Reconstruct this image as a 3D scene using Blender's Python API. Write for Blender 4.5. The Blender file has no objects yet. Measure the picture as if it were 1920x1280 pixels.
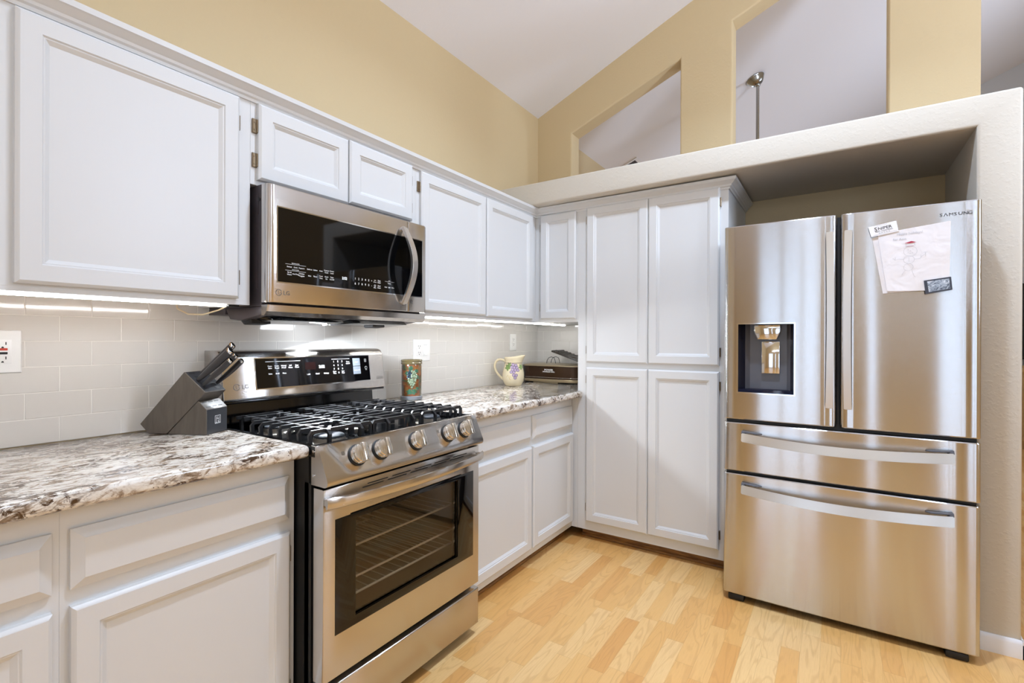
import bpy, bmesh, math, random
from mathutils import Vector, Matrix

random.seed(7)
SC = bpy.context.scene
COL = SC.collection

# ---------------------------------------------------------------- camera, world, exposure, large lights
def make_camera():
    yaw, roll, pitch = 0.5801, 0.0035, -0.0007
    c, s = math.cos, math.sin
    fwd = Vector((-s(yaw)*c(pitch), c(yaw)*c(pitch), s(pitch)))
    right = Vector((c(yaw), s(yaw), 0))
    up = right.cross(fwd)
    r2 = c(roll)*right + s(roll)*up
    u2 = -s(roll)*right + c(roll)*up
    cam = bpy.data.cameras.new('camera')
    cam.sensor_width = 36
    cam.lens = 924.41/1920*36
    cam.shift_y = -2.3/1920
    cam.clip_start = .05
    o = bpy.data.objects.new('camera', cam)
    m = Matrix((r2, u2, -fwd)).transposed().to_4x4()
    m.translation = (1.9739, -3.3778, 1.2295)
    o.matrix_world = m
    COL.objects.link(o)
    SC.camera = o
make_camera()

SC.view_settings.view_transform = 'Standard'
SC.view_settings.look = 'None'
SC.view_settings.gamma = 1
SC.view_settings.use_curve_mapping = False
SC.view_settings.exposure = -0.69
SC.cycles.max_bounces = 10
SC.cycles.diffuse_bounces = 5
SC.cycles.glossy_bounces = 4
SC.cycles.transmission_bounces = 6
SC.cycles.sample_clamp_indirect = 6
SC.cycles.caustics_reflective = False
SC.cycles.caustics_refractive = False
SC.cycles.use_denoising = True

W = bpy.data.worlds.new('daylight'); SC.world = W
W.use_nodes = True
_bg = W.node_tree.nodes['Background']
_bg.inputs[0].default_value = (.76, .90, 1.12, 1)
_bg.inputs[1].default_value = 4.5

def area(name, loc, target, sx, sy, power, color=(1, 1, 1), shape='RECTANGLE', portal=False, spread=None):
    l = bpy.data.lights.new(name, 'AREA'); l.shape = shape; l.size = sx; l.size_y = sy
    l.energy = power; l.color = color
    if portal: l.cycles.is_portal = True
    if spread: l.spread = spread
    o = bpy.data.objects.new(name, l)
    o.location = loc
    d = Vector(target) - Vector(loc)
    o.rotation_euler = d.to_track_quat('-Z', 'Y').to_euler()
    COL.objects.link(o)
    return o

# room dimensions
CE0, CES = 2.981, .42          # ceiling height on the left wall, rise per metre to the right
def ceil_z(x): return CE0 + CES*x
YF, XR, YFAR = -6.4, 4.6, 5.0

# recessed ceiling can (kitchen), then added fill lights for kitchen and far room
COOL = (.79, .95, 1.21)      # the camera is balanced for slightly cool lamps
area('kitchen_can_and_fill', (1.75, -1.85, ceil_z(1.75)-.03), (1.85, -1.75, 0), .16, .16, 56, COOL, 'DISK', spread=math.radians(125))
area('kitchen_can_and_fill', (2.9, -3.6, ceil_z(2.9)-.03), (2.6, -3.2, 0), .5, .5, 18, COOL, 'DISK', spread=math.radians(130))  # added overhead fill behind the camera, no fixture there
# added uplights, unseen and without fixtures, brighten the vaulted ceiling and walls
area('added_uplight', (4.1, -4.2, 2.6), (3.2, -3.6, 5), .3, 2.4, 66, COOL)
area('added_uplight', (4.3, -1.2, 2.6), (1.4, -.9, 4.0), .3, 1.6, 85, COOL)
area('added_uplight', (2.4, -6.2, 2.5), (2.0, -5.0, 5), 2.4, .3, 34, COOL)
area('added_uplight', (4.3, 2.2, 2.6), (2.4, 2.0, 3.9), .3, 2.0, 48, COOL)
area('added_uplight', (.35, 3.9, 2.35), (.9, 2.0, 3.2), .3, 1.2, 22, COOL)

# ---------------------------------------------------------------- materials
def lin(c):
    if isinstance(c, str):
        c = [int(c[i:i+2], 16)/255 for i in (0, 2, 4)]
    return tuple((v/12.92 if v <= .04045 else ((v+.055)/1.055)**2.4) for v in c)

def M(name, c='808080', rough=.5, metal=0., **k):
    m = bpy.data.materials.new(name); m.use_nodes = True
    b = m.node_tree.nodes['Principled BSDF']
    b.inputs['Base Color'].default_value = (*lin(c), 1)
    b.inputs['Roughness'].default_value = rough
    b.inputs['Metallic'].default_value = metal
    for a, v in k.items():
        b.inputs[a.replace('_', ' ')].default_value = v
    return m

def N(m, t, **k):
    n = m.node_tree.nodes.new(t)
    for a, v in k.items():
        if a.startswith('i_'):
            n.inputs[a[2:].replace('_', ' ')].default_value = v
        else: setattr(n, a, v)
    return n
def L(m, a, b): m.node_tree.links.new(a, b)
def BS(m): return m.node_tree.nodes['Principled BSDF']
def math_n(m, op, a, b=None, c=None):
    n = N(m, 'ShaderNodeMath', operation=op)
    for i, v in enumerate((a, b, c)):
        if v is None: continue
        if isinstance(v, (int, float)): n.inputs[i].default_value = v
        else: L(m, v, n.inputs[i])
    return n.outputs[0]
def ramp(m, fac, stops, interp='LINEAR'):
    r = N(m, 'ShaderNodeValToRGB'); e = r.color_ramp.elements
    r.color_ramp.interpolation = interp
    while len(e) < len(stops): e.new(.5)
    for el, (p, c) in zip(e, stops):
        el.position = p; el.color = (*lin(c), 1)
    L(m, fac, r.inputs[0])
    return r.outputs[0]
def coord(m, kind='Object', scale=(1, 1, 1), rot=(0, 0, 0)):
    t = N(m, 'ShaderNodeTexCoord'); mp = N(m, 'ShaderNodeMapping')
    mp.inputs['Scale'].default_value = scale; mp.inputs['Rotation'].default_value = rot
    L(m, t.outputs[kind], mp.inputs[0])
    return mp.outputs[0]
def noise(m, vec, scale, detail=4, rough=.5, dist=0.):
    n = N(m, 'ShaderNodeTexNoise', i_Scale=scale, i_Detail=detail, i_Roughness=rough, i_Distortion=dist)
    L(m, vec, n.inputs['Vector'])
    return n.outputs[0]
def bump(m, h, strength=.3, dist=.002):
    b = N(m, 'ShaderNodeBump', i_Strength=strength, i_Distance=dist)
    L(m, h, b.inputs['Height']); L(m, b.outputs[0], BS(m).inputs['Normal'])
    return b
def mix(m, f, a, b, mode='MIX'):
    n = N(m, 'ShaderNodeMix', data_type='RGBA', blend_type=mode)
    for s, v in ((n.inputs[0], f), (n.inputs[6], a), (n.inputs[7], b)):
        if isinstance(v, (int, float)): s.default_value = v
        elif isinstance(v, (str, tuple)): s.default_value = (*lin(v), 1)
        else: L(m, v, s)
    return n.outputs[2]

def wall_paint(name, c, amount=.35):
    m = M(name, c, .75)
    v = coord(m)
    h = noise(m, v, 60, 3, .55)
    h2 = math_n(m, 'SMOOTH_MAX', h, .48, .1)
    bump(m, h2, amount, .006)
    return m

def steel(name, c='c8c8c9', rough=.135, aniso=1.0, wav=.05, groove=.30):
    m = M(name, c, rough, 1.0, Anisotropic=aniso)
    v = coord(m, 'Object', (2.0, 2.0, 420.0))
    f = noise(m, v, 1.0, 3, .6)
    mr = N(m, 'ShaderNodeMapRange', i_From_Min=.3, i_From_Max=.7, i_To_Min=rough-.01, i_To_Max=rough+.012)
    L(m, f, mr.inputs[0]); L(m, mr.outputs[0], BS(m).inputs['Roughness'])
    t = N(m, 'ShaderNodeCombineXYZ', i_Z=1.0)
    L(m, t.outputs[0], BS(m).inputs['Tangent'])
    # brushing grooves: fine random tilt up and down, on top of slight panel waviness
    g = N(m, 'ShaderNodeNewGeometry')
    p = N(m, 'ShaderNodeVectorMath', operation='SCALE', i_Scale=9173.0); L(m, g.outputs['Position'], p.inputs[0])
    wn = N(m, 'ShaderNodeTexWhiteNoise', noise_dimensions='3D'); L(m, p.outputs[0], wn.inputs['Vector'])
    dz = math_n(m, 'MULTIPLY', math_n(m, 'SUBTRACT', wn.outputs['Value'], .5), groove)
    cz = N(m, 'ShaderNodeCombineXYZ'); L(m, dz, cz.inputs[2])
    add = N(m, 'ShaderNodeVectorMath', operation='ADD')
    if wav:
        w = noise(m, coord(m, 'Object', (3.2, 3.2, .9)), 1.0, 1, .4)
        b = N(m, 'ShaderNodeBump', i_Strength=wav, i_Distance=.02); L(m, w, b.inputs['Height']); L(m, b.outputs[0], add.inputs[0])
    else: L(m, g.outputs['Normal'], add.inputs[0])
    L(m, cz.outputs[0], add.inputs[1])
    nm = N(m, 'ShaderNodeVectorMath', operation='NORMALIZE'); L(m, add.outputs[0], nm.inputs[0])
    L(m, nm.outputs[0], BS(m).inputs['Normal'])
    return m

MAT = {}
def build_materials():
    T = MAT
    T['white'] = M('cabinet_white_paint', 'd8d9d9', .36)
    bump(T['white'], noise(T['white'], coord(T['white'], 'Object', (1, 1, .15)), 90, 2), .04, .002)
    T['ceiling'] = wall_paint('ceiling_paint', 'edeaec', .10)
    T['tan'] = wall_paint('tan_wall_paint', 'd4bf97', .28)
    T['tan_cool_lit'] = wall_paint('tan_orange_peel_cool_lit', 'cec7ba', .34)  # the wall tan greyed: cool daylight on ledge and column put into the colour
    T['grey_wall'] = M('pale_grey_wall_paint', 'd0d2d6', .7)
    T['trim'] = M('white_trim_paint', 'ebebee', .35)
    T['tile'] = M('glazed_tile', 'dbd8d3', .10, Coat_Weight=.3)
    bump(T['tile'], noise(T['tile'], coord(T['tile']), 14, 2), .10, .003)
    T['grout'] = M('pale_grout', 'ebe8e2', .8)
    T['steel'] = steel('brushed_stainless')
    T['steel_dark'] = steel('brushed_stainless_range', 'c9c5c0', .19, 1.0, .02, .16)
    T['knob'] = M('satin_knob_metal', 'd8d2c8', .22, 1.0)
    T['satin'] = M('satin_handle_metal', 'dcdbd9', .30, 1.0)
    T['emblem_light'] = M('pale_etched_emblem', 'c9c9c8', .5)
    T['emblem'] = M('embossed_emblem_metal', '77716a', .35, .5)
    T['rack'] = M('plated_rack_wire', 'd8d4ca', .45, .15)
    T['chrome'] = M('polished_metal', 'dcdcdc', .08, 1.0)
    T['nickel'] = M('brushed_nickel', 'a9a8a4', .25, 1.0)
    T['hinge'] = M('antique_hinge_metal', '8b7a63', .35, .9)
    T['black_gloss'] = M('black_glass', '040405', .04, 0)
    T['black_enamel'] = M('black_enamel', '0a0a0b', .12)
    T['black_matte'] = M('black_plastic', '121213', .5)
    T['iron'] = M('cast_iron', '1d1d1f', .42)
    bump(T['iron'], noise(T['iron'], coord(T['iron']), 500, 2), .15, .001)
    T['burner_cap'] = M('dark_enamel_burner_cap', '3c4046', .6)
    T['burner_base'] = M('cast_aluminium', '9c968c', .45, .8)
    T['side_dark'] = M('dark_side_panel', '4a4346', .45, .3)
    T['dispenser'] = M('grey_plastic', '5d5d63', .28)
    T['dispenser_dark'] = M('dark_navy_plastic', '1b1b28', .2)
    T['print_white'] = M('white_print', 'f2f2f2', .5, Emission_Strength=.25, Emission_Color=(1, 1, 1, 1))
    T['display'] = M('lit_display_digits', 'ffffff', .5, Emission_Strength=2.2, Emission_Color=(.85, .95, 1, 1))
    T['display_red'] = M('unlit_red_display', '0d0303', .15)
    T['print_dark'] = M('dark_print', '2b2b2d', .4)
    T['print_grey'] = M('pencil_grey', 'bdbdc0', .7)
    T['print_red'] = M('red_crayon', 'b0304a', .7)
    T['grey_key'] = M('grey_touch_key', '8b949c', .3)
    T['paper'] = M('white_paper', 'e9e6e8', .8)
    bump(T['paper'], noise(T['paper'], coord(T['paper']), 18, 2, .4, .6), .5, .008)
    T['card'] = M('card_stock', 'f0eff2', .5)
    T['outlet'] = M('white_plastic', 'f3f3f1', .3)
    T['red_button'] = M('red_plastic', 'c2402c', .4)
    T['led'] = M('lit_led_diffuser', 'ffffff', .5, Emission_Strength=56.0, Emission_Color=(.93, .92, .90, 1))
    T['wire'] = M('cream_wire', 'd8c9a8', .5)
    T['toe'] = M('brown_toe_kick', '7d5634', .45)
    v = coord(T['toe'], 'Object', (3, 3, 30)); L(T['toe'], ramp(T['toe'], noise(T['toe'], v, 3, 4), [(.3, '5e3d22'), (.7, 'a5763f')]), BS(T['toe']).inputs['Base Color'])
    T['raw_wood'] = M('unpainted_cabinet_underside', 'c08a45', .6)
    # knife block: grey-brown stained wood
    m = T['block'] = M('grey_stained_wood', '5f584f', .42)
    v = coord(m, 'Object', (40, 40, 6), (0, .8, 0))
    L(m, ramp(m, noise(m, v, 1.5, 4, .6, .4), [(.3, '4c4640'), (.7, '5b544c')]), BS(m).inputs['Base Color'])
    T['block_dark'] = M('black_stained_wood', '2b2c2f', .35)
    T['handle_black'] = M('black_knife_handle', '2a292b', .3)
    # granite
    m = T['granite'] = M('speckled_granite', 'd8cfc2', .12, Coat_Weight=.3)
    v = coord(m, 'Object', (1, .55, 1), (0, 0, .35))
    big = noise(m, v, 11, 5, .62, .9)
    fine = noise(m, v, 70, 4, .65, .6)
    fl = noise(m, coord(m, 'Object', (1, .5, 1), (0, 0, .5)), 34, 5, .7, 1.4)
    base = ramp(m, fine, [(.30, 'b6a898'), (.45, 'dcd5ca'), (.62, 'e9e5dd')])
    taupe = ramp(m, fl, [(.28, '6a5642'), (.42, 'a08e7b'), (.5, 'c9bdae')])
    f1 = math_n(m, 'LESS_THAN', fl, .44)
    mr = N(m, 'ShaderNodeMapRange', i_From_Min=.50, i_From_Max=.42); L(m, fl, mr.inputs[0])
    c1 = mix(m, mr.outputs[0], base, taupe)
    mr2 = N(m, 'ShaderNodeMapRange', i_From_Min=.48, i_From_Max=.57); L(m, big, mr2.inputs[0])
    dk = noise(m, v, 55, 5, .7, 1.5)
    mr3 = N(m, 'ShaderNodeMapRange', i_From_Min=.47, i_From_Max=.53); L(m, dk, mr3.inputs[0])
    f2 = math_n(m, 'MULTIPLY', mr2.outputs[0], mr3.outputs[0])
    c2 = mix(m, f2, c1, '4b3524')
    sp = noise(m, coord(m), 130, 3, .6)
    mr4 = N(m, 'ShaderNodeMapRange', i_From_Min=.66, i_From_Max=.70); L(m, sp, mr4.inputs[0])
    c3 = mix(m, mr4.outputs[0], c2, '3d3129')
    L(m, c3, BS(m).inputs['Base Color'])
    # floor: three-strip maple boards running along y
    m = T['floor'] = M('maple_strip_floor', 'd9ac6c', .30, Coat_Weight=.15, Coat_Roughness=.25)
    g = N(m, 'ShaderNodeNewGeometry'); sx = N(m, 'ShaderNodeSeparateXYZ'); L(m, g.outputs['Position'], sx.inputs[0])
    X, Y = sx.outputs[0], sx.outputs[1]
    row = math_n(m, 'FLOOR', math_n(m, 'DIVIDE', X, .0665))
    wn = N(m, 'ShaderNodeTexWhiteNoise', noise_dimensions='1D'); L(m, row, wn.inputs['W'])
    yy = math_n(m, 'ADD', math_n(m, 'DIVIDE', Y, .40), math_n(m, 'MULTIPLY', wn.outputs['Value'], 7.3))
    idx = math_n(m, 'FLOOR', yy)
    cv = N(m, 'ShaderNodeCombineXYZ'); L(m, row, cv.inputs[0]); L(m, idx, cv.inputs[1])
    w2 = N(m, 'ShaderNodeTexWhiteNoise', noise_dimensions='2D'); L(m, cv.outputs[0], w2.inputs['Vector'])
    tone = ramp(m, w2.outputs['Value'], [(0, 'e0a55e'), (.3, 'e9b46c'), (.65, 'edbd78'), (1, 'f2ca8c')])
    gc = N(m, 'ShaderNodeCombineXYZ')
    L(m, math_n(m, 'MULTIPLY', X, 11), gc.inputs[0]); L(m, math_n(m, 'MULTIPLY', Y, 1.5), gc.inputs[1])
    L(m, math_n(m, 'MULTIPLY', w2.outputs['Value'], 40), gc.inputs[2])
    n1 = noise(m, gc.outputs[0], 1.0, 2, .5, .8)
    rings = math_n(m, 'SINE', math_n(m, 'MULTIPLY', n1, 62))
    rg = N(m, 'ShaderNodeMapRange', i_From_Min=.35, i_From_Max=1.0, i_To_Max=.24); L(m, rings, rg.inputs[0])
    gc2 = N(m, 'ShaderNodeCombineXYZ')
    L(m, math_n(m, 'MULTIPLY', X, 320), gc2.inputs[0]); L(m, math_n(m, 'MULTIPLY', Y, 14), gc2.inputs[1])
    n2 = noise(m, gc2.outputs[0], 1.0, 3, .6)
    c = mix(m, rg.outputs[0], tone, 'bf8448')
    mr = N(m, 'ShaderNodeMapRange', i_From_Min=.45, i_From_Max=.75, i_To_Max=.22); L(m, n2, mr.inputs[0])
    c = mix(m, mr.outputs[0], c, 'c08a4c')
    fx = math_n(m, 'FRACT', math_n(m, 'DIVIDE', X, .0665)); fy = math_n(m, 'FRACT', yy)
    gap = math_n(m, 'MAXIMUM', math_n(m, 'LESS_THAN', fx, .012), math_n(m, 'LESS_THAN', fy, .003))
    c = mix(m, math_n(m, 'MULTIPLY', gap, .35), c, '8a5a2a')
    L(m, c, BS(m).inputs['Base Color'])
    # vase glaze
    m = T['vase'] = M('brown_green_glaze', '7a4a2c', .12, Coat_Weight=.6)
    v = coord(m)
    n1 = noise(m, v, 16, 3, .55, .8)
    L(m, ramp(m, n1, [(.30, '1d3328'), (.42, '4a4a2c'), (.50, '6e3a20'), (.58, '84572f'), (.70, '50593a')]), BS(m).inputs['Base Color'])
    T['vase_rim'] = M('olive_glaze', '6a5f3f', .14, Coat_Weight=.5)
    T['vase_foot'] = M('grey_blue_glaze', '6f7378', .12, Coat_Weight=.5)
    T['vase_grape'] = M('pale_green_glaze', '7d8c72', .10, Coat_Weight=.6)
    T['vase_grape_blue'] = M('blue_glaze', '2a3d48', .10, Coat_Weight=.6)
    T['vase_leaf'] = M('green_glaze', '2f5a42', .12, Coat_Weight=.6)
    T['cream'] = M('cream_ceramic', 'e6d9b8', .25)
    m = T['cream']; v = coord(m, 'Object', (4, 4, 120)); bump(m, noise(m, v, 1, 2), .2, .002)
    T['grape'] = M('mauve_painted_grape', 'b3a0b8', .3)
    T['grape_line'] = M('purple_outline', '5e4668', .3)
    T['leaf'] = M('painted_green_leaf', '7f9a58', .3)
    T['leaf_dark'] = M('dark_green_outline', '3f5a36', .3)
    T['tendril'] = M('painted_ochre_tendril', 'c0a04a', .3)
    T['brown_line'] = M('brown_glaze_line', '4a3626', .3)
    T['grill_brown'] = M('dark_brown_metal', '3d2a1a', .22, .55)
    T['grill_tan'] = M('champagne_metal', 'b5a78a', .3, .7)
    T['grill_dark'] = M('dark_nonstick', '2a241e', .3)
    T['oven_inside'] = M('oven_enamel', 'ab9d88', .4)
    T['photo'] = M('grey_photo_print', '8a93a3', .25)
    m = T['photo']; L(m, ramp(m, noise(m, coord(m), 60, 4, .6, 1.5), [(.35, '4d5563'), (.5, '9aa6b5'), (.65, 'd5dde6')]), BS(m).inputs['Base Color'])
    T['frame_dark'] = M('dark_blue_magnet_frame', '3b3f4b', .4)
    T['tv'] = M('tv_screen', '050506', .1)
    T['tan_wood'] = M('tan_wood', 'c2a473', .5)
    # clear window glass and tinted oven glass
    m = T['glass'] = M('window_glass', 'ffffff', .0)
    def clear(m, tint, fac):
        nt = m.node_tree
        tr = N(m, 'ShaderNodeBsdfTransparent'); tr.inputs[0].default_value = (*tint, 1)
        gl = N(m, 'ShaderNodeBsdfGlossy', i_Roughness=.02)
        lw = N(m, 'ShaderNodeLayerWeight', i_Blend=.5); mx = N(m, 'ShaderNodeMixShader')
        fr = math_n(m, 'MULTIPLY_ADD', math_n(m, 'POWER', lw.outputs['Facing'], 5.0), .96, .04)
        L(m, fr, mx.inputs[0])
        L(m, tr.outputs[0], mx.inputs[1]); L(m, gl.outputs[0], mx.inputs[2])
        L(m, mx.outputs[0], nt.nodes['Material Output'].inputs[0])
    clear(m, (.97, .98, .98), .06)
    m = T['oven_glass'] = M('tinted_oven_glass', '000000', .0)
    clear(m, (.80, .75, .68), .1)
build_materials()
# ---------------------------------------------------------------- mesh helpers
def bmnew(): return bmesh.new()
def box(bm, x0, x1, y0, y1, z0, z1, bev=0., seg=2):
    vs = [bm.verts.new((x, y, z)) for z in (z0, z1) for y in (y0, y1) for x in (x0, x1)]
    fs = [(0, 2, 3, 1), (4, 5, 7, 6), (0, 1, 5, 4), (2, 6, 7, 3), (0, 4, 6, 2), (1, 3, 7, 5)]
    faces = [bm.faces.new([vs[i] for i in f]) for f in fs]
    if bev:
        es = list({e for f in faces for e in f.edges})
        bmesh.ops.bevel(bm, geom=es, offset=bev, segments=seg, profile=.5, affect='EDGES')
    return vs
def prism(bm, poly, vec, bev=0., seg=2):
    """closed polygon (3-D points) swept along vec"""
    v = Vector(vec); n = len(poly)
    a = [bm.verts.new(Vector(p)) for p in poly]; b = [bm.verts.new(Vector(p)+v) for p in poly]
    f = [bm.faces.new(a[::-1]), bm.faces.new(b)]
    for i in range(n):
        j = (i+1) % n
        f.append(bm.faces.new((a[i], a[j], b[j], b[i])))
    bmesh.ops.recalc_face_normals(bm, faces=f)
    if bev:
        es = list({e for q in f for e in q.edges})
        bmesh.ops.bevel(bm, geom=es, offset=bev, segments=seg, profile=.5, affect='EDGES')
def tube(bm, pts, r, seg=10, cap=True, closed=False):
    pts = [Vector(p) for p in pts]; n = len(pts); rings = []
    rr = r if isinstance(r, (list, tuple)) else [r]*n
    ref = None
    for i, p in enumerate(pts):
        if closed: t = pts[(i+1) % n]-pts[i-1]
        else: t = pts[min(i+1, n-1)]-pts[max(i-1, 0)]
        t.normalize()
        if ref is None:
            ref = t.orthogonal().normalized()
        ref = (ref - t*ref.dot(t)).normalized()
        b = t.cross(ref)
        rings.append([bm.verts.new(p + rr[i]*(math.cos(2*math.pi*k/seg)*ref + math.sin(2*math.pi*k/seg)*b)) for k in range(seg)])
    for i in range(n if closed else n-1):
        A, B = rings[i], rings[(i+1) % n]
        for k in range(seg):
            bm.faces.new((A[k], A[(k+1) % seg], B[(k+1) % seg], B[k]))
    if cap and not closed:
        bm.faces.new(rings[0][::-1]); bm.faces.new(rings[-1])
def bar(bm, pts, wvec, h, hdir=None):
    """rectangular bar swept along pts: full width vector wvec, thickness vectors h per point"""
    w = Vector(wvec)/2; rings = []
    for p, hh in zip(pts, h):
        p = Vector(p); q = Vector(hh)/2
        rings.append([bm.verts.new(p+s*w+t*q) for s, t in ((-1, -1), (1, -1), (1, 1), (-1, 1))])
    f = []
    for A, B in zip(rings, rings[1:]):
        for k in range(4):
            f.append(bm.faces.new((A[k], A[(k+1) % 4], B[(k+1) % 4], B[k])))
    f += [bm.faces.new(rings[0][::-1]), bm.faces.new(rings[-1])]
    bmesh.ops.recalc_face_normals(bm, faces=f)
def lathe(bm, prof, c=(0, 0, 0), seg=32, M4=None):
    """prof: list of (r, z); closed at ends when r==0"""
    rings = []
    for r, z in prof:
        if r < 1e-6: rings.append([bm.verts.new((0, 0, z))])
        else: rings.append([bm.verts.new((r*math.cos(2*math.pi*k/seg), r*math.sin(2*math.pi*k/seg), z)) for k in range(seg)])
    for A, B in zip(rings, rings[1:]):
        for k in range(seg):
            q = (k+1) % seg
            if len(A) == 1 and len(B) == 1: continue
            if len(A) == 1: bm.faces.new((A[0], B[q], B[k]))
            elif len(B) == 1: bm.faces.new((A[k], A[q], B[0]))
            else: bm.faces.new((A[k], A[q], B[q], B[k]))
    vs = [v for R in rings for v in R]
    if M4 is not None: bmesh.ops.transform(bm, matrix=M4, verts=vs)
    bmesh.ops.translate(bm, vec=c, verts=vs)
    return vs
def ball(bm, c, r, sub=2, scale=(1, 1, 1)):
    res = bmesh.ops.create_icosphere(bm, subdivisions=sub, radius=r)
    bmesh.ops.scale(bm, vec=scale, verts=res['verts'])
    bmesh.ops.translate(bm, vec=c, verts=res['verts'])
    return res['verts']
def obj(name, bm, mat, parent=None, smooth=35, mats=None):
    """link ONE mesh object; world-space geometry, origin moved to the parent's origin or the base centre"""
    bmesh.ops.recalc_face_normals(bm, faces=bm.faces[:])
    me = bpy.data.meshes.new(name)
    if parent is not None:
        org = Vector(parent['_o'])
    else:
        xs = [v.co for v in bm.verts]
        org = Vector(((min(p.x for p in xs)+max(p.x for p in xs))/2, (min(p.y for p in xs)+max(p.y for p in xs))/2, min(p.z for p in xs)))
    bmesh.ops.translate(bm, vec=-org, verts=bm.verts[:])
    bm.to_mesh(me); bm.free()
    for q in (mats or [mat]): me.materials.append(MAT[q] if isinstance(q, str) else q)
    if smooth:
        for p in me.polygons: p.use_smooth = True
        me.set_sharp_from_angle(angle=math.radians(smooth))
    o = bpy.data.objects.new(name, me)
    o['_o'] = tuple(org)
    if parent is not None: o.parent = parent
    else: o.location = org
    COL.objects.link(o)
    return o
def thing(name, label, cat, loc, group=None):
    o = bpy.data.objects.new(name, None)
    o.empty_display_size = .05
    o.location = loc; o['_o'] = tuple(loc)
    COL.objects.link(o)
    return tag(o, label, cat, group)
def tag(o, label, cat, group=None, kind=None):
    o['label'] = label; o['category'] = cat
    if group: o['group'] = group
    if kind: o['kind'] = kind
    return o
def struct(name, bm, mat, smooth=35, mats=None):
    o = obj(name, bm, mat, None, smooth, mats); o['kind'] = 'structure'
    return o
AX = {'x': (Vector((0, 1, 0)), Vector((0, 0, 1)), Vector((1, 0, 0))),      # faces +x, u = y
      'y': (Vector((1, 0, 0)), Vector((0, 0, 1)), Vector((0, -1, 0))),     # faces -y, u = x
      'z': (Vector((1, 0, 0)), Vector((0, 1, 0)), Vector((0, 0, 1)))}
def P3(ax, base, u, v, d=0.):
    a, b, n = AX[ax]
    off = base if ax != 'y' else -base
    return a*u + b*v + n*(off+d)
def loops(bm, ax, base, rect, lp):
    """stack of inset rectangles (inset, depth): panel doors, drawer fronts, plates"""
    u0, u1, v0, v1 = rect; prev = None; first = None
    for ins, d in lp:
        R = [bm.verts.new(P3(ax, base, u, v, d)) for u, v in ((u0+ins, v0+ins), (u1-ins, v0+ins), (u1-ins, v1-ins), (u0+ins, v1-ins))]
        if prev:
            for k in range(4):
                bm.faces.new((prev[k], prev[(k+1) % 4], R[(k+1) % 4], R[k]))
        else: first = R
        prev = R
    bm.faces.new(prev); bm.faces.new(first[::-1])
DOOR = [(0, 0), (0, .014), (.004, .018), (.008, .0205), (.047, .0205), (.050, .0165), (.053, .0165), (.063, .0085), (.065, .0085)]
DRAWER = [(0, 0), (0, .008), (.004, .010), (.020, .0185), (.022, .0205), (.026, .0205)]
def door(parent, ax, base, rect, hinges=(), side=1, name='door', style=None):
    """side: +1 hinge on the u1 edge, -1 on the u0 edge"""
    bm = bmnew(); loops(bm, ax, base, rect, style or DOOR)
    d = obj(name, bm, 'white', parent, 20)
    for zc, long in hinges:
        hb = bmnew()
        ue = rect[1] if side > 0 else rect[0]
        w = .016 if long else .007
        a, b = (ue, ue+w) if side > 0 else (ue-w, ue)
        loops(hb, ax, base, (a, b, zc-.024, zc+.024), [(0, .0005), (0, .0055), (.0015, .007)])
        k = ue+.002*side
        tube(hb, [P3(ax, base, k, zc-.022, .0085), P3(ax, base, k, zc+.022, .0085)], .0035, 8)
        if long:
            for q in (-.012, .012):
                lo = P3(ax, base, ue+side*.010, zc+q, .007)
                n = AX[ax][2]
                tube(hb, [lo, lo+n*.002], .003, 8)
        obj('hinge', hb, 'hinge', d)
    return d
FONT = bpy.data.fonts[0] if bpy.data.fonts else None
def text_into(bm, s, origin, a, b, h, align='LEFT', extrude=0., wide=1., bold=0.):
    cu = bpy.data.curves.new('t', 'FONT'); cu.body = s; cu.size = 1.0; cu.align_x = align
    cu.resolution_u = 2; cu.extrude = 0; cu.offset = bold
    o = bpy.data.objects.new('t', cu); COL.objects.link(o)
    bpy.context.view_layer.update()
    me = o.evaluated_get(bpy.context.evaluated_depsgraph_get()).to_mesh()
    a, b = Vector(a).normalized(), Vector(b).normalized(); n = a.cross(b)
    sc = h/.70
    m = Matrix((a*sc*wide, b*sc, n*sc)).transposed().to_4x4(); m.translation = Vector(origin)
    nb = len(bm.verts)
    bm.from_mesh(me)
    bm.verts.ensure_lookup_table()
    vs = bm.verts[nb:]
    bmesh.ops.transform(bm, matrix=m, verts=vs)
    o.to_mesh_clear()
    bpy.data.objects.remove(o); bpy.data.curves.remove(cu)
def arc(c, a, b, r, t0, t1, n=16):
    c, a, b = Vector(c), Vector(a), Vector(b)
    return [c + r*(math.cos(t0+(t1-t0)*i/n)*a + math.sin(t0+(t1-t0)*i/n)*b) for i in range(n+1)]
def stroke(bm, pts, w, n):
    """thin flat printed line of width w on a surface with normal n"""
    pts = [Vector(p) for p in pts]; n = Vector(n); L_, R_ = [], []
    for i, p in enumerate(pts):
        t = (pts[min(i+1, len(pts)-1)]-pts[max(i-1, 0)]).normalized()
        s = n.cross(t).normalized()*w/2
        L_.append(bm.verts.new(p+s)); R_.append(bm.verts.new(p-s))
    for i in range(len(pts)-1):
        bm.faces.new((R_[i], R_[i+1], L_[i+1], L_[i]))
def quad(bm, ax, base, u0, u1, v0, v1, d):
    bm.faces.new([bm.verts.new(P3(ax, base, u, v, d)) for u, v in ((u0, v0), (u1, v0), (u1, v1), (u0, v1))])

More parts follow.
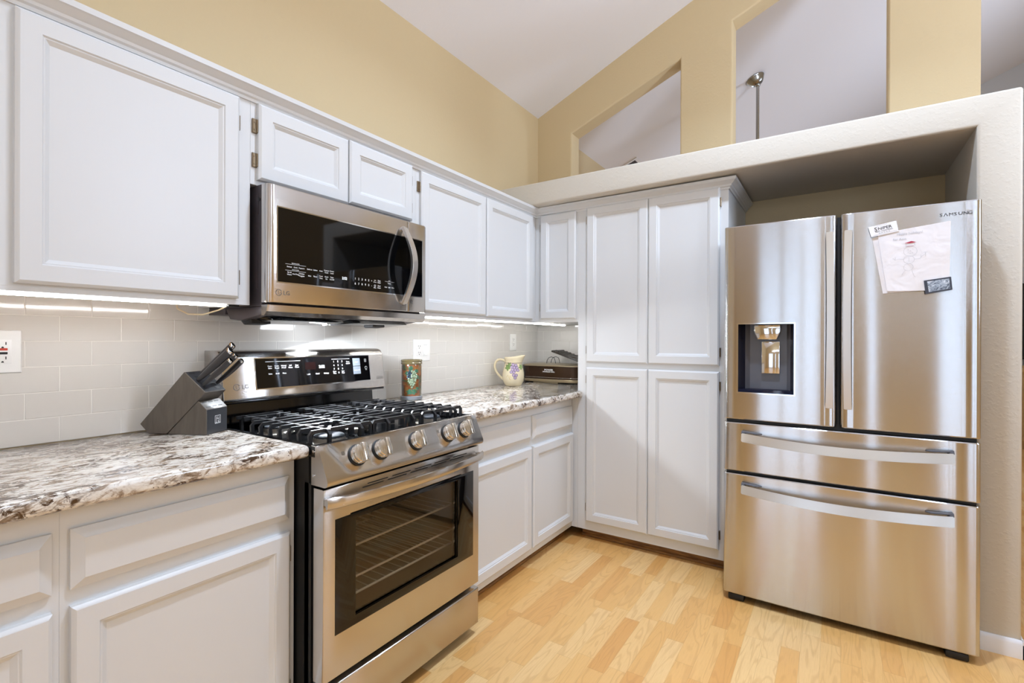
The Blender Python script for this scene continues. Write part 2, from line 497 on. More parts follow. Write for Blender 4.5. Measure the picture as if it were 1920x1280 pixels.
# ---------------------------------------------------------------- setting
SHZ0, SHZ1, SHY, COLX0, COLX1 = 2.098, 2.225, -.687, 2.450, 2.585
def build_setting():
    bm = bmnew(); box(bm, -.12, XR+.1, YF-.1, YFAR+.1, -.08, 0); struct('floor', bm, 'floor', 0)
    # sloped ceiling over both rooms
    bm = bmnew()
    prism(bm, [(-.12, YF-.1, ceil_z(-.12)), (XR+.1, YF-.1, ceil_z(XR+.1)), (XR+.1, YF-.1, ceil_z(XR+.1)+.1), (-.12, YF-.1, ceil_z(-.12)+.1)], (0, YFAR-YF+.2, 0))
    struct('ceiling', bm, 'ceiling', 0)
    bm = bmnew(); box(bm, -.12, 0, YF-.1, YFAR+.1, 0, ceil_z(0)); struct('wall_left', bm, 'tan', 0)
    # wall behind the shelf, with two pass-through openings under the slope
    bm = bmnew(); xs = [0, .296, 1.100, 1.425, 2.212, COLX1]
    op = {1: (2.799, 3.117), 3: (3.259, 3.590)}
    polys = []
    for i in range(5):
        a, b = xs[i], xs[i+1]
        A = [0, SHZ1]; B = [0, SHZ1]
        for k, s in ((i-1, 'A'), (i, 'A0'), (i, 'B0'), (i+1, 'B')):
            if k in op:
                if s == 'A': A.append(op[k][1])
                if s == 'B': B.append(op[k][0])
                if s == 'A0': A.append(op[k][0])
                if s == 'B0': B.append(op[k][1])
        A.append(ceil_z(a)); B.append(ceil_z(b))
        if i in op:
            polys.append([(a, 0), (b, 0), (b, SHZ1), (a, SHZ1)])
            polys.append([(a, A[2]), (b, B[2]), (b, B[3]), (a, A[3])])
        else:
            polys.append([(a, z) for z in A][::-1] + [(b, z) for z in B])
    cache = {}
    def vv(p):
        k = (round(p[0], 4), round(p[1], 4))
        if k not in cache: cache[k] = bm.verts.new((p[0], 0, p[1]))
        return cache[k]
    for p in polys: bm.faces.new([vv(q) for q in p])
    ex = bmesh.ops.extrude_face_region(bm, geom=bm.faces[:])
    bmesh.ops.translate(bm, vec=(0, .125, 0), verts=[g for g in ex['geom'] if isinstance(g, bmesh.types.BMVert)])
    bmesh.ops.recalc_face_normals(bm, faces=bm.faces[:])
    es = []
    for e in bm.edges:
        m = (e.verts[0].co+e.verts[1].co)/2
        if e.is_boundary or len(e.link_faces) != 2: continue
        if abs(e.link_faces[0].normal.dot(e.link_faces[1].normal)) < .2 and abs(m.y) < 1e-4 and .25 < m.x < 2.25 and 2.1 < m.z < ceil_z(m.x)-.1:
            es.append(e)
    bmesh.ops.bevel(bm, geom=es, offset=.014, segments=4, profile=.5, affect='EDGES')
    struct('wall_back', bm, 'tan', 40)
    # plant ledge over the pantry and refrigerator, with the end column
    bm = bmnew()
    prism(bm, [(0, SHY, SHZ0-.018), (COLX0, SHY, SHZ0), (COLX0, SHY, 0), (COLX1, SHY, 0), (COLX1, SHY, SHZ1), (0, SHY, SHZ1)], (0, -SHY-.001, 0))
    es = [e for e in bm.edges if all(abs(v.co.y-SHY) < 1e-4 for v in e.verts)] + [e for e in bm.edges if all(abs(v.co.x-COLX1) < 1e-4 for v in e.verts)]
    bmesh.ops.bevel(bm, geom=list(set(es)), offset=.012, segments=4, profile=.5, affect='EDGES')
    struct('wall_alcove', bm, 'tan_cool_lit', 40)
    bm = bmnew()
    pr = [(0, 0), (.014, 0), (.014, .055), (.010, .064), (.004, .069), (0, .069)]
    for p0, d, o in (((COLX0, SHY, 0), (COLX1-COLX0+.014, 0, 0), (0, -1, 0)), ((COLX1, SHY-.014, 0), (0, -SHY+.014, 0), (1, 0, 0))):
        prism(bm, [Vector(p0)+Vector(o)*a+Vector((0, 0, b)) for a, b in pr], d)
    struct('baseboard_right', bm, 'trim')
    # walls out of the frame: right, behind the camera (windows invented for light and refrigerator reflections), the far room
    def wall_y(name, y0, y1, x0, x1, holes, mat):
        bm = bmnew(); xs = sorted({x0, x1, *[h[0] for h in holes], *[h[1] for h in holes]})
        for a, b in zip(xs, xs[1:]):
            hs = sorted([(h[2], h[3]) for h in holes if h[0] <= a and h[1] >= b])
            z = 0
            for h0, h1 in hs:
                if h0 > z: box(bm, a, b, y0, y1, z, h0)
                z = h1
            prism(bm, [(a, y0, z), (b, y0, z), (b, y0, ceil_z(b)), (a, y0, ceil_z(a))], (0, y1-y0, 0))
        return struct(name, bm, mat, 0)
    wins = [(.80, 1.78, .03, 2.15), (2.40, 2.52, .03, 2.15), (3.24, 4.10, .03, 2.15)]
    wall_y('wall_front', YF-.1, YF, 0, XR, wins, 'tan')
    far = [(3.86, 4.45, 3.42, 3.86), (1.2, 2.6, .9, 2.1)]
    wall_y('wall_far', YFAR, YFAR+.1, 0, XR, far, 'grey_wall')
    bm = bmnew(); top = ceil_z(XR); rw = [(-5.8, -4.2, .12, 2.3), (1.6, 2.9, .9, 2.2)]  # first opening is an unseen window added to light the left cabinets
    for a, b, c, d in ((YF-.1, -5.8, 0, top), (-4.2, 1.6, 0, top), (2.9, YFAR+.1, 0, top), *[(w[0], w[1], 0, w[2]) for w in rw], *[(w[0], w[1], w[3], top) for w in rw]):
        box(bm, XR, XR+.1, a, b, c, d)
    struct('wall_right', bm, 'tan', 0)
    n = 1
    for (x0, x1, z0, z1), y in [(w, YF-.05) for w in wins]+[(w, YFAR+.05) for w in far]:
        bm = bmnew()
        for a, b, c, d in ((x0, x0+.05, z0, z1), (x1-.05, x1, z0, z1), (x0+.05, x1-.05, z0, z0+.05), (x0+.05, x1-.05, z1-.05, z1)):
            k = .045 if x1-x0 < .2 else 0
            box(bm, a+(k if a > x0+.04 and b > x1-.01 else 0), b-(k if b < x1-.04 and a < x0+.01 else 0), y-.03, y+.03, c, d)
        if x1-x0 > .7: [box(bm, q-.022, q+.022, y-.03, y+.03, z0+.05, z1-.05) for q in (x0+(x1-x0)*.40, x0+(x1-x0)*.72)]
        w = struct('window_%d' % n, bm, 'trim', 0)
        bm = bmnew(); box(bm, x0+.04, x1-.04, y-.004, y+.004, z0+.04, z1-.04)
        obj('pane', bm, 'glass', w, 0)
        area('window_portal', ((x0+x1)/2, y+(.09 if y < 0 else -.09), (z0+z1)/2), ((x0+x1)/2, 0, (z0+z1)/2), x1-x0, z1-z0, 1, portal=True)
        n += 1
    xm = XR+.05
    for y0, y1, z0, z1 in rw:
        bm = bmnew()
        for a, b, c, d in ((y0, y0+.05, z0, z1), (y1-.05, y1, z0, z1), (y0+.05, y1-.05, z0, z0+.05), (y0+.05, y1-.05, z1-.05, z1), ((y0+y1)/2-.025, (y0+y1)/2+.025, z0+.05, z1-.05)):
            box(bm, xm-.03, xm+.03, a, b, c, d)
        w = struct('window_%d' % n, bm, 'trim', 0); n += 1
        bm = bmnew(); box(bm, xm-.004, xm+.004, y0+.04, y1-.04, z0+.04, z1-.04); obj('pane', bm, 'glass', w, 0)
        area('window_portal', (XR-.04, (y0+y1)/2, (z0+z1)/2), (0, (y0+y1)/2, (z0+z1)/2), y1-y0, z1-z0, 1, portal=True)
    # backsplash: glazed subway tiles, individually proud of the grout
    def tiles(bm, ax, base, u0, u1, v0, v1, pu, pv, uoff):
        r = 0; z = v0
        while z < v1-.004:
            zt = min(z+pv-.0016, v1)
            u = uoff + (pu/2 if r % 2 else 0)
            while u > u0: u -= pu
            while u < u1:
                a, b = max(u, u0), min(u+pu-.0016, u1)
                if b-a > .006 and zt-z > .006:
                    k0 = len(bm.verts)
                    loops(bm, ax, base, (a, b, z, zt), [(0, .001), (0, .0048), (.0012, .006)])
                    bm.verts.ensure_lookup_table()
                    j = [random.uniform(-.0003, .0003) for _ in range(3)]
                    for v_ in bm.verts[k0:]:
                        d = AX[ax][2]
                        co = v_.co
                        uu = co.dot(AX[ax][0])-(a+b)/2; ww = co.z-(z+zt)/2
                        v_.co = co + d*(j[0]*uu/.075 + j[1]*ww/.037)
                u += pu
            z += pv; r += 1
    bm = bmnew(); tiles(bm, 'x', 0, -3.5, -.0065, .9172, 1.372, .1545, .0762, -2.955+.0773)
    nf = len(bm.faces)
    box(bm, .0005, .0052, -3.5, -.001, .9172, 1.372)
    for f in bm.faces[nf:] if False else []: pass
    bm.faces.ensure_lookup_table()
    for i in range(nf, len(bm.faces)): bm.faces[i].material_index = 1
    struct('wall_left_backsplash', bm, 'tile', 30, ['tile', 'grout'])
    bm = bmnew(); tiles(bm, 'y', 0, .0065, .6355, .9172, 1.342, .1545, .0762, .06)
    nf = len(bm.faces)
    box(bm, .0055, .6355, -.0052, -.0005, .9172, 1.342)
    bm.faces.ensure_lookup_table()
    for i in range(nf, len(bm.faces)): bm.faces[i].material_index = 1
    struct('wall_back_backsplash', bm, 'tile', 30, ['tile', 'grout'])
build_setting()
# ---------------------------------------------------------------- cabinets
G_UP, G_LOW = 'white wall cabinets', 'white base cabinets'
ZUB, ZUT, XUF = 1.343, 2.060, .327
def build_cabinets():
    # wall cabinet beside the microwave, one big door
    t = thing('wall_cabinet', 'white wall cabinet with one big door, left of the microwave', 'cabinet', (.16, -2.79, ZUB), G_UP)
    bm = bmnew(); box(bm, .007, XUF, -3.10, -2.475, ZUB+.012, ZUT, .0004, 1); box(bm, XUF-.019, XUF, -3.10, -2.475, ZUB, ZUB+.012)
    box(bm, .007, XUF-.019, -2.487, -2.475, ZUB, ZUB+.012)
    obj('cabinet_body', bm, 'white', t)
    bm = bmnew(); box(bm, .02, XUF-.021, -3.09, -2.489, ZUB+.0095, ZUB+.0118); obj('underside_panel', bm, 'raw_wood', t)
    door(t, 'x', XUF, (-3.046, -2.518, 1.362, 2.021), [(1.940, 0), (1.432, 0)], 1)
    # over the microwave
    t = thing('wall_cabinet', 'short white wall cabinet with two small doors, above the microwave', 'cabinet', (.16, -2.08, 1.752), G_UP)
    bm = bmnew(); box(bm, .007, XUF, -2.4745, -1.6955, 1.752, ZUT, .0004, 1); obj('cabinet_body', bm, 'white', t)
    door(t, 'x', XUF, (-2.454, -2.087, 1.769, 2.026), [(1.949, 1), (1.834, 1)], -1)
    door(t, 'x', XUF, (-2.081, -1.729, 1.776, 2.030), [(1.962, 0), (1.837, 0)], 1)
    # right of the microwave to the corner
    t = thing('wall_cabinet', 'white wall cabinet with two tall doors between the microwave and the corner', 'cabinet', (.16, -1.14, ZUB), G_UP)
    bm = bmnew(); box(bm, .007, XUF, -1.695, -.5855, ZUB+.012, ZUT, .0004, 1); box(bm, XUF-.019, XUF, -1.695, -.5855, ZUB, ZUB+.012)
    obj('cabinet_body', bm, 'white', t)
    door(t, 'x', XUF, (-1.671, -1.157, 1.364, 2.024), [(1.950, 1), (1.43, 1)], -1)
    door(t, 'x', XUF, (-1.147, -.648, 1.360, 2.026), [(1.957, 0), (1.43, 0)], 1)
    # corner cabinet flush with the pantry
    t = thing('wall_cabinet', 'white corner wall cabinet with one narrow door next to the tall pantry', 'cabinet', (.33, -.29, ZUB), G_UP)
    bm = bmnew(); box(bm, .007, .6355, -.585, -.007, ZUB, ZUT, .0004, 1); obj('cabinet_body', bm, 'white', t)
    door(t, 'y', -.585, (.370, .624, 1.363, 2.034), [(1.956, 0), (1.440, 0)], -1)
    corner = t
    # pantry
    t = thing('pantry_cabinet', 'tall white pantry cabinet with four doors beside the refrigerator', 'cabinet', (1.07, -.3, 0))
    bm = bmnew(); box(bm, .636, 1.503, -.586, -.003, .066, ZUT, .0004, 1); obj('cabinet_body', bm, 'white', t)
    bm = bmnew(); box(bm, .5965, .6355, -.5865, -.560, .066, .875); obj('filler_strip', bm, 'white', t)
    bm = bmnew(); box(bm, .640, 1.499, -.520, -.02, 0.001, .066); tube(bm, [(.640, -.520, .006), (1.499, -.520, .006)], .011, 10); obj('toe_kick', bm, 'toe', t)
    door(t, 'y', -.586, (.698, 1.0785, 1.095, 2.040), [(1.966, 0), (1.171, 0)], -1)
    door(t, 'y', -.586, (1.0815, 1.462, 1.095, 2.040), [(1.963, 0), (1.168, 0)], 1)
    door(t, 'y', -.586, (.698, 1.0785, .122, 1.064), [(.990, 0), (.206, 0)], -1)
    door(t, 'y', -.586, (1.0815, 1.462, .122, 1.064), [(.988, 0), (.200, 0)], 1)
    # crown moulding, mitred in the corner and returned round the pantry side
    pr = [(0, 2.027), (.006, 2.027), (.008, 2.036), (.015, 2.040), (.017, 2.048), (.024, 2.052), (.033, 2.062), (.040, 2.065), (.042, 2.080), (0, 2.080)]
    def crown(path):
        bm = bmnew(); R = []
        for x, y, (dx, dy) in path:
            R.append([bm.verts.new((x+dx*o+.0004*dx, y+dy*o+.0004*dy, z)) for o, z in pr])
        for A, B in zip(R, R[1:]):
            for k in range(len(pr)):
                q = (k+1) % len(pr); bm.faces.new((A[k], A[q], B[q], B[k]))
        bm.faces.new(R[0]); bm.faces.new(R[-1][::-1])
        return bm
    tag(obj('crown_moulding', crown([(XUF, -3.10, (1, 0)), (XUF, -.5862, (1, -1))]), 'white', None, 25), 'white stepped crown moulding along the tops of the wall cabinets on the left wall', 'moulding')
    obj('crown_moulding', crown([(XUF, -.5858, (1, -1)), (.6357, -.586, (0, -1))]), 'white', corner, 25)
    obj('crown_moulding', crown([(.6360, -.586, (0, -1)), (1.503, -.586, (1, -1)), (1.503, -.012, (1, 0))]), 'white', t, 25)
    # base cabinets
    XB, ZB, ZT = .596, .066, .8755
    def base(y0, y1, label, doors, hinge):
        t = thing('base_cabinet', label, 'cabinet', (.3, (y0+y1)/2, 0), G_LOW)
        bm = bmnew(); box(bm, .010, XB, y0, y1, ZB, ZT, .0004, 1); obj('cabinet_body', bm, 'white', t)
        bm = bmnew(); box(bm, .02, .535, y0+.004, y1-.004, .001, ZB); tube(bm, [(.535, y0+.004, .006), (.535, y1-.004, .006)], .011, 10)
        obj('toe_kick', bm, 'toe', t)
        for (a, b, s) in doors:
            bm = bmnew(); loops(bm, 'x', XB, (a, b, .690, .820), DRAWER); obj('drawer_front', bm, 'white', t, 20)
            door(t, 'x', XB, (a, b, .105, .654), [(.585, 0), (.18, 0)] if hinge else [], s)
        return t
    base(-3.0280, -2.4845, 'white base cabinet with a wide drawer over one door, directly left of the range', [(-3.012, -2.505, 1)], 1)
    base(-3.56, -3.0282, 'white base cabinet at the left edge, second to the left of the range', [(-3.54, -3.042, -1)], 1)
    base(-1.7185, -.587, 'white base cabinet with two drawers and two doors between range and pantry', [(-1.69, -1.101, -1), (-1.083, -.601, 1)], 1)
    # worktops
    def worktop(poly, label):
        bm = bmnew(); prism(bm, [(x, y, .8765) for x, y in poly], (0, 0, .0402))
        es = [e for e in bm.edges if all(abs(v.co.x-.668) < 1e-4 for v in e.verts) and abs(e.verts[0].co.z-e.verts[1].co.z) < 1e-4]
        es += [e for e in bm.edges if abs(e.verts[0].co.z-e.verts[1].co.z) < 1e-4 and e not in es and all(abs(v.co.y-poly[1][1]) < 1e-4 or abs(v.co.y-poly[2][1]) < 1e-4 for v in e.verts)]
        bmesh.ops.bevel(bm, geom=es, offset=.014, segments=4, profile=.5, affect='EDGES')
        tag(obj('granite_worktop', bm, 'granite', None, 50), label, 'countertop', 'speckled granite worktops')
    worktop([(.0072, -3.56), (.668, -3.56), (.668, -2.4835), (.0072, -2.4835)], 'cream and brown granite worktop under the knife block, left of the range')
    worktop([(.0072, -1.7195), (.668, -1.7195), (.668, -.5875), (.6345, -.5875), (.6345, -.0072), (.0072, -.0072)], 'cream and brown granite worktop under the pitcher, between range and pantry corner')
    # under-cabinet light strips
    for y0, y1, lab in ((-3.09, -2.535, 'lit strip light under the wall cabinet left of the microwave'), (-1.66, -.10, 'lit strip light under the wall cabinets right of the microwave')):
        t = thing('light_strip', lab, 'light', (.29, (y0+y1)/2, ZUB-.012), 'under-cabinet light strips')
        bm = bmnew(); box(bm, .281, .303, y0, y1, ZUB-.001, ZUB+.0093); obj('housing', bm, 'trim', t)
        bm = bmnew(); box(bm, .284, .300, y0+.002, y1-.002, ZUB-.008, ZUB-.001, .002, 1); obj('diffuser', bm, 'led', t)
        if y0 < -3:
            bm = bmnew(); box(bm, .270, .302, y1+.004, y1+.040, ZUB-.007, ZUB+.0093, .002, 1); obj('connector', bm, 'black_matte', t)
            bm = bmnew(); tube(bm, [(.28, y1+.01, ZUB-.004), (.22, y1+.012, ZUB-.016), (.15, y1-.005, ZUB-.030), (.10, y1-.03, ZUB-.028), (.07, y1-.05, ZUB-.010), (.07, y1-.055, ZUB+.009)], .0028, 8)
            obj('wire', bm, 'wire', t)
build_cabinets()
# ---------------------------------------------------------------- gas range
RY0, RY1 = -2.480, -1.7225
def build_range():
    t = thing('gas_range', 'stainless steel gas range with black grates between the two worktops', 'stove', (.38, (RY0+RY1)/2, 0))
    bm = bmnew()
    box(bm, .03, .660, RY0+.002, RY0+.010, .03, .880); box(bm, .03, .660, RY1-.010, RY1-.002, .03, .880)
    box(bm, .03, .05, RY0+.010, RY1-.010, .03, .880); box(bm, .640, .660, RY0+.010, RY1-.010, .790, .880)
    box(bm, .05, .64, RY0+.010, RY1-.010, .03, .05)
    for y in (RY0, RY1): box(bm, .640, .672, min(y+.002, y+.006) if y == RY0 else y-.016, y+.016 if y == RY0 else y-.002, .03, .80)
    obj('body', bm, 'black_matte', t)
    for x in (.10, .60):
        for y in (RY0+.06, RY1-.06):
            bm = bmnew(); lathe(bm, [(0, .0005), (.018, .0005), (.018, .012), (.008, .014), (.008, .035), (0, .035)], (x, y, 0), 14); obj('foot', bm, 'black_matte', t)
    bm = bmnew(); box(bm, .56, .58, RY0+.03, RY1-.03, .004, .05); obj('toe_plate', bm, 'black_matte', t)
    # cooktop: rim and recessed deck
    bm = bmnew()
    loops(bm, 'z', .880, (.075, .688, RY0+.001, RY1-.001), [(0, 0), (0, .030), (.004, .034), (.012, .034), (.030, .014), (.060, .010), (.075, .010)])
    obj('cooktop', bm, 'black_enamel', t, 40)
    # backguard: black riser and sloped stainless console
    bm = bmnew()
    prism(bm, [(.022, RY0+.012, .885), (.088, RY0+.012, .885), (.088, RY0+.012, .915), (.080, RY0+.012, 1.000), (.080, RY0+.012, 1.02), (.022, RY0+.012, 1.02)], (0, RY1-RY0-.024, 0), .004)
    box(bm, .07, .155, RY0+.004, RY1-.004, .993, 1.003, .003)
    obj('riser', bm, 'black_enamel', t)
    pf = [(.022, 1.003), (.160, 1.003), (.163, 1.010), (.140, 1.160), (.132, 1.175), (.118, 1.183), (.100, 1.186), (.022, 1.186)]
    bm = bmnew(); prism(bm, [(x, RY0+.003, z) for x, z in pf], (0, RY1-RY0-.006, 0), .003)
    con = obj('console', bm, 'steel_dark', t, 50)
    # console frame: n = outward normal of the sloped face
    b = Vector((.140-.163, 0, 1.160-1.010)).normalized(); a = Vector((0, 1, 0)); n = a.cross(b)
    o = Vector((.163, RY0, 1.010))
    def Q(u, v, d=0.): return o + a*u + b*v + n*d
    u0, u1, v0, v1 = .125, .667, .031, .147
    bm = bmnew()
    R = [[bm.verts.new(Q(u, v, d)) for u, v in ((u0-i, v0-i), (u1+i, v0-i), (u1+i, v1+i), (u0-i, v1+i))] for i, d in ((.003, 0.0), (.003, .0015), (0, .002))]
    for A, B in zip(R, R[1:]):
        for k in range(4): bm.faces.new((A[k], A[(k+1) % 4], B[(k+1) % 4], B[k]))
    bm.faces.new(R[-1])
    obj('display_trim', bm, 'chrome', con)
    bm = bmnew(); prism(bm, [Q(u, v, .0019) for u, v in ((u0+.001, v0+.001), (u1-.001, v0+.001), (u1-.001, v1-.001), (u0+.001, v1-.001))], n*.0012)
    panel = obj('display_panel', bm, 'black_gloss', con)
    bm = bmnew(); D = .0036
    def tx(s, u, v, h=.0054, al='CENTER', bold=.01): text_into(bm, s, Q(u, v, D), a, b, h, al, bold=bold)
    for i, s in enumerate((('Conv.', 'Bake'), ('Conv.', 'Roast'), ('Warm/', 'Proof'), ('Self', 'Clean'), ('Easy', 'Clean'))):
        tx(s[0], .182+.0285*i, .113); tx(s[1], .182+.0285*i, .105)
    stroke(bm, [Q(.165, .133, D), Q(.313, .133, D)], .0009, n)
    for i, s in enumerate(('Bake', 'Broil', 'Pizza')): tx(s, .182+.029*i, .083)
    obj('button_labels', bm, 'print_white', panel, 0); bm = bmnew()
    for i, s in enumerate(('Light', 'Clock', 'Settings')):
        tx(s, .345+.043*i, .073); obj('button_label', bm, 'print_white', panel, 0); bm = bmnew()
    for i, s in enumerate('123456789'): tx(s, .472+.0215*(i % 3), .1195-.016*(i//3), .0075)
    tx('0', .4945, .071, .0075); tx('Cook', .473, .0775, .005); tx('Time', .473, .0700, .005); tx('Start', .5165, .0775, .005); tx('Time', .5165, .0700, .005)
    obj('keypad_labels', bm, 'print_white', panel, 0); bm = bmnew()
    tx('Timer', .546, .118, .005); tx('On/Off', .546, .110, .005)
    stroke(bm, [Q(.462, .134, D), Q(.556, .134, D)], .0009, n)
    obj('button_labels', bm, 'print_white', panel, 0); bm = bmnew()
    stroke(bm, [Q(.640, .117, D), Q(.640, .130, D), Q(.648, .130, D), Q(.648, .117, D), Q(.640, .117, D)], .0012, n); stroke(bm, [Q(.642, .1235, D), Q(.646, .1235, D)], .0012, n)
    stroke(bm, [Q(.645+.006*math.cos(q*.6), .090+.006*math.sin(q*.6), D) for q in range(11)], .0012, n); stroke(bm, [Q(.640, .080, D), Q(.650, .080, D)], .0010, n)
    obj('lock_symbol', bm, 'print_white', panel, 0)
    bm = bmnew(); text_into(bm, '2:52', Q(.411, .099, D), a, b, .0115, 'CENTER', bold=.005); obj('clock_digits', bm, 'display', panel, 0)
    bm = bmnew(); prism(bm, [Q(u, v, .0032) for u, v in ((.333, .094), (.382, .094), (.382, .125), (.333, .125))], n*.0005); obj('temperature_window', bm, 'display_red', panel)
    for v0_, s in ((.100, 'START'), (.063, 'CLEAR OFF')):
        bm = bmnew(); prism(bm, [Q(u, v, .0032) for u, v in ((.573, v0_), (.613, v0_), (.613, v0_+.035), (.573, v0_+.035))], n*.0006); k = obj('touch_key', bm, 'grey_key', panel)
        bm = bmnew(); text_into(bm, s, Q(.593, v0_+.015, .0041), a, b, .0045, 'CENTER'); obj('key_lettering', bm, 'print_white', panel, 0)
    # maker's emblem and small badge
    bm = bmnew(); c = Q(.052, .044, .0012)
    def ring(c, r, w, a, b, n, t0=0, t1=2*math.pi): stroke(bm, arc(c, a, b, r, t0, t1, 28), w, n)
    ring(c, .011, .0022, a, b, n, .35, 2*math.pi); stroke(bm, [c-a*.002+b*.006, c-a*.002-b*.005, c+a*.004-b*.005], .0018, n); stroke(bm, [c+a*.003, c+a*.010], .0018, n)
    text_into(bm, 'LG', Q(.070, .037, .0012), a, b, .015, 'LEFT', bold=.0)
    obj('emblem', bm, 'emblem', con, 0)
    bm = bmnew()
    for i in range(3):
        p = Q(.708+.013*i, .034, .0012)
        stroke(bm, [p, p+a*.011, p+a*.011+b*.010, p+b*.010, p], .0008, n)
        stroke(bm, [p+a*.003+b*.003, p+a*.0055+b*.007, p+a*.008+b*.003], .0008, n)
    obj('badge', bm, 'print_dark', con, 0)
    # front control panel with a scooped face
    prof = [(.690, .9145), (.698, .9135), (.706, .908), (.748, .818), (.7495, .808), (.745, .800), (.735, .7965)]
    bm = bmnew(); NY = 60; rows = []
    fine = []
    for (xa, za), (xb, zb) in zip(prof, prof[1:]):
        k = 8 if abs(za-zb) > .05 else 1
        for i in range(k): fine.append((xa+(xb-xa)*i/k, za+(zb-za)*i/k))
    fine.append(prof[-1])
    nn = Vector((.09, 0, .042)).normalized()
    for i in range(NY+1):
        y = RY0+.002+(RY1-RY0-.004)*i/NY; row = []
        e = min(y-RY0, RY1-y)
        for x, z in fine:
            s = max(0, min(1, (e-.028-(.908-z)*.75)/.020)); s = s*s*(3-2*s)
            s2 = max(0, min(1, (z-.823)/.020)); s2 = s2*s2*(3-2*s2)
            s3 = 1 if z < .9085 else 0
            p = Vector((x, y, z)) - nn*(.0085*s*s2*s3)
            row.append(bm.verts.new(p))
        rows.append(row)
    for A, B in zip(rows, rows[1:]):
        for k in range(len(fine)-1): bm.faces.new((A[k], A[k+1], B[k+1], B[k]))
    for row in (rows[0], rows[-1]):
        y = row[0].co.y
        q = [bm.verts.new((.672, y, .797)), bm.verts.new((.672, y, .9145))]
        bm.faces.new(row+q)
    cp = obj('control_panel', bm, 'steel_dark', t, 40)
    bm = bmnew()
    bm.free()
    for z in (.897, .826):
        bm = bmnew(); tube(bm, [(.684, RY0+.003, z), (.684, RY0-.0005, z)], .0045, 12); obj('screw', bm, 'chrome', cp)
    # knobs
    zax = nn; yax = Vector((0, 1, 0)); xax = yax.cross(zax)
    for y in (-2.345, -2.250, -2.085, -1.912, -1.812):
        c = Vector((.7215, y, .868))-nn*.0055
        Mx = Matrix((xax, yax, zax)).transposed().to_4x4()
        bm = bmnew(); lathe(bm, [(0, 0), (.0335, 0), (.0335, .004), (.030, .006), (0, .006)], c, 32, Mx); sk = obj('knob_skirt', bm, 'black_matte', t)
        bm = bmnew(); lathe(bm, [(0, .006), (.0305, .006), (.0305, .016), (.029, .018), (.0292, .026), (.027, .029), (0, .029)], c, 36, Mx)
        # raised grip bar across the knob, slightly turned
        w = (yax*math.cos(.10)+xax*math.sin(.10)); l_ = zax.cross(w)
        g = c+zax*.028
        prism(bm, [g-w*.0085-l_*.029, g+w*.0085-l_*.029, g+w*.0075-l_*.030+zax*.018, g-w*.0075-l_*.030+zax*.018], l_*.058, .0015)
        kn = obj('knob', bm, 'knob', t, 30)
        bm = bmnew(); stroke(bm, [g+zax*.0184-l_*.027, g+zax*.0184-l_*.018], .0014, zax); obj('indicator_line', bm, 'print_dark', kn, 0)
        bm = bmnew()
        for i in (0, 1):
            for j in (0, 1):
                p = c + zax*.0008 - yax*(.052-.006*i) - xax*(.018-.006*j)
                stroke(bm, arc(p, yax, xax, .0022, 0, 6.28, 10), .0009, zax)
        if y != -2.085: obj('burner_mark', bm, 'print_dark', cp, 0)
        else: bm.free()
    # grates: three castings
    w3 = (RY1-RY0-.03)/3
    for i in range(3):
        y0 = RY0+.015+w3*i+.002; y1 = y0+w3-.004
        bm = bmnew(); ZT, ZB = .950, .892; hh = .0125
        ym = (y0+y1)/2
        def rib(x, ya, yb, legs):
            pts = []
            if 0 in legs: pts += [(x, ya+.004, ZB), (x, ya+.001, ZT-.014), (x, ya+.008, ZT-.005)]
            else: pts += [(x, ya, ZT-.006)]
            if 1 in legs: pts += [(x, yb-.008, ZT-.005), (x, yb-.001, ZT-.014), (x, yb-.004, ZB)]
            else: pts += [(x, yb, ZT-.006)]
            hs = []
            for k, p in enumerate(pts):
                a_ = Vector(pts[max(k-1, 0)]); b_ = Vector(pts[min(k+1, len(pts)-1)]); d = (b_-a_).normalized()
                hs.append(Vector((0, -d.z, d.y))*.0115)
            bar(bm, pts, (.009, 0, 0), hs)
        xs = [.165, .215, .268, .320, .373, .427, .480, .533, .586, .640]
        for k, x in enumerate(xs):
            near = any(abs(x-bx) < .04 for bx in ((.27, .58) if i != 1 else (.42,)))
            back = x < .32
            if near:
                rib(x, y0+(.03 if back else 0), ym-.030, () if back else (0,)); rib(x, ym+.030, y1-(.03 if back else 0), () if back else (1,))
            else: rib(x, y0+(.03 if back else 0), y1-(.03 if back else 0), () if back else (0, 1))
        for yy in ((ym-.062, ym+.062)):
            pts = [(.150, yy, ZB), (.147, yy, ZT-.016), (.156, yy, ZT-.006), (.651, yy, ZT-.006), (.660, yy, ZT-.016), (.657, yy, ZB)]
            hs = []
            for k, p in enumerate(pts):
                a_ = Vector(pts[max(k-1, 0)]); b_ = Vector(pts[min(k+1, len(pts)-1)]); d = (b_-a_).normalized()
                hs.append(Vector((-d.z, 0, d.x))*.0115)
            bar(bm, pts, (0, .009, 0), hs)
        for bx in ((.27, .58) if i != 1 else (.42,)):
            for sx in (-1, 1):
                for sy in (-1, 1):
                    bar(bm, [(bx+sx*.075, ym+sy*.062, ZT-.006), (bx+sx*.028, ym+sy*.022, ZT-.004)], Vector((-sy*.0065, sx*.0065, 0)), [Vector((0, 0, .011))]*2)
        obj('grate', bm, 'iron', t, 30)
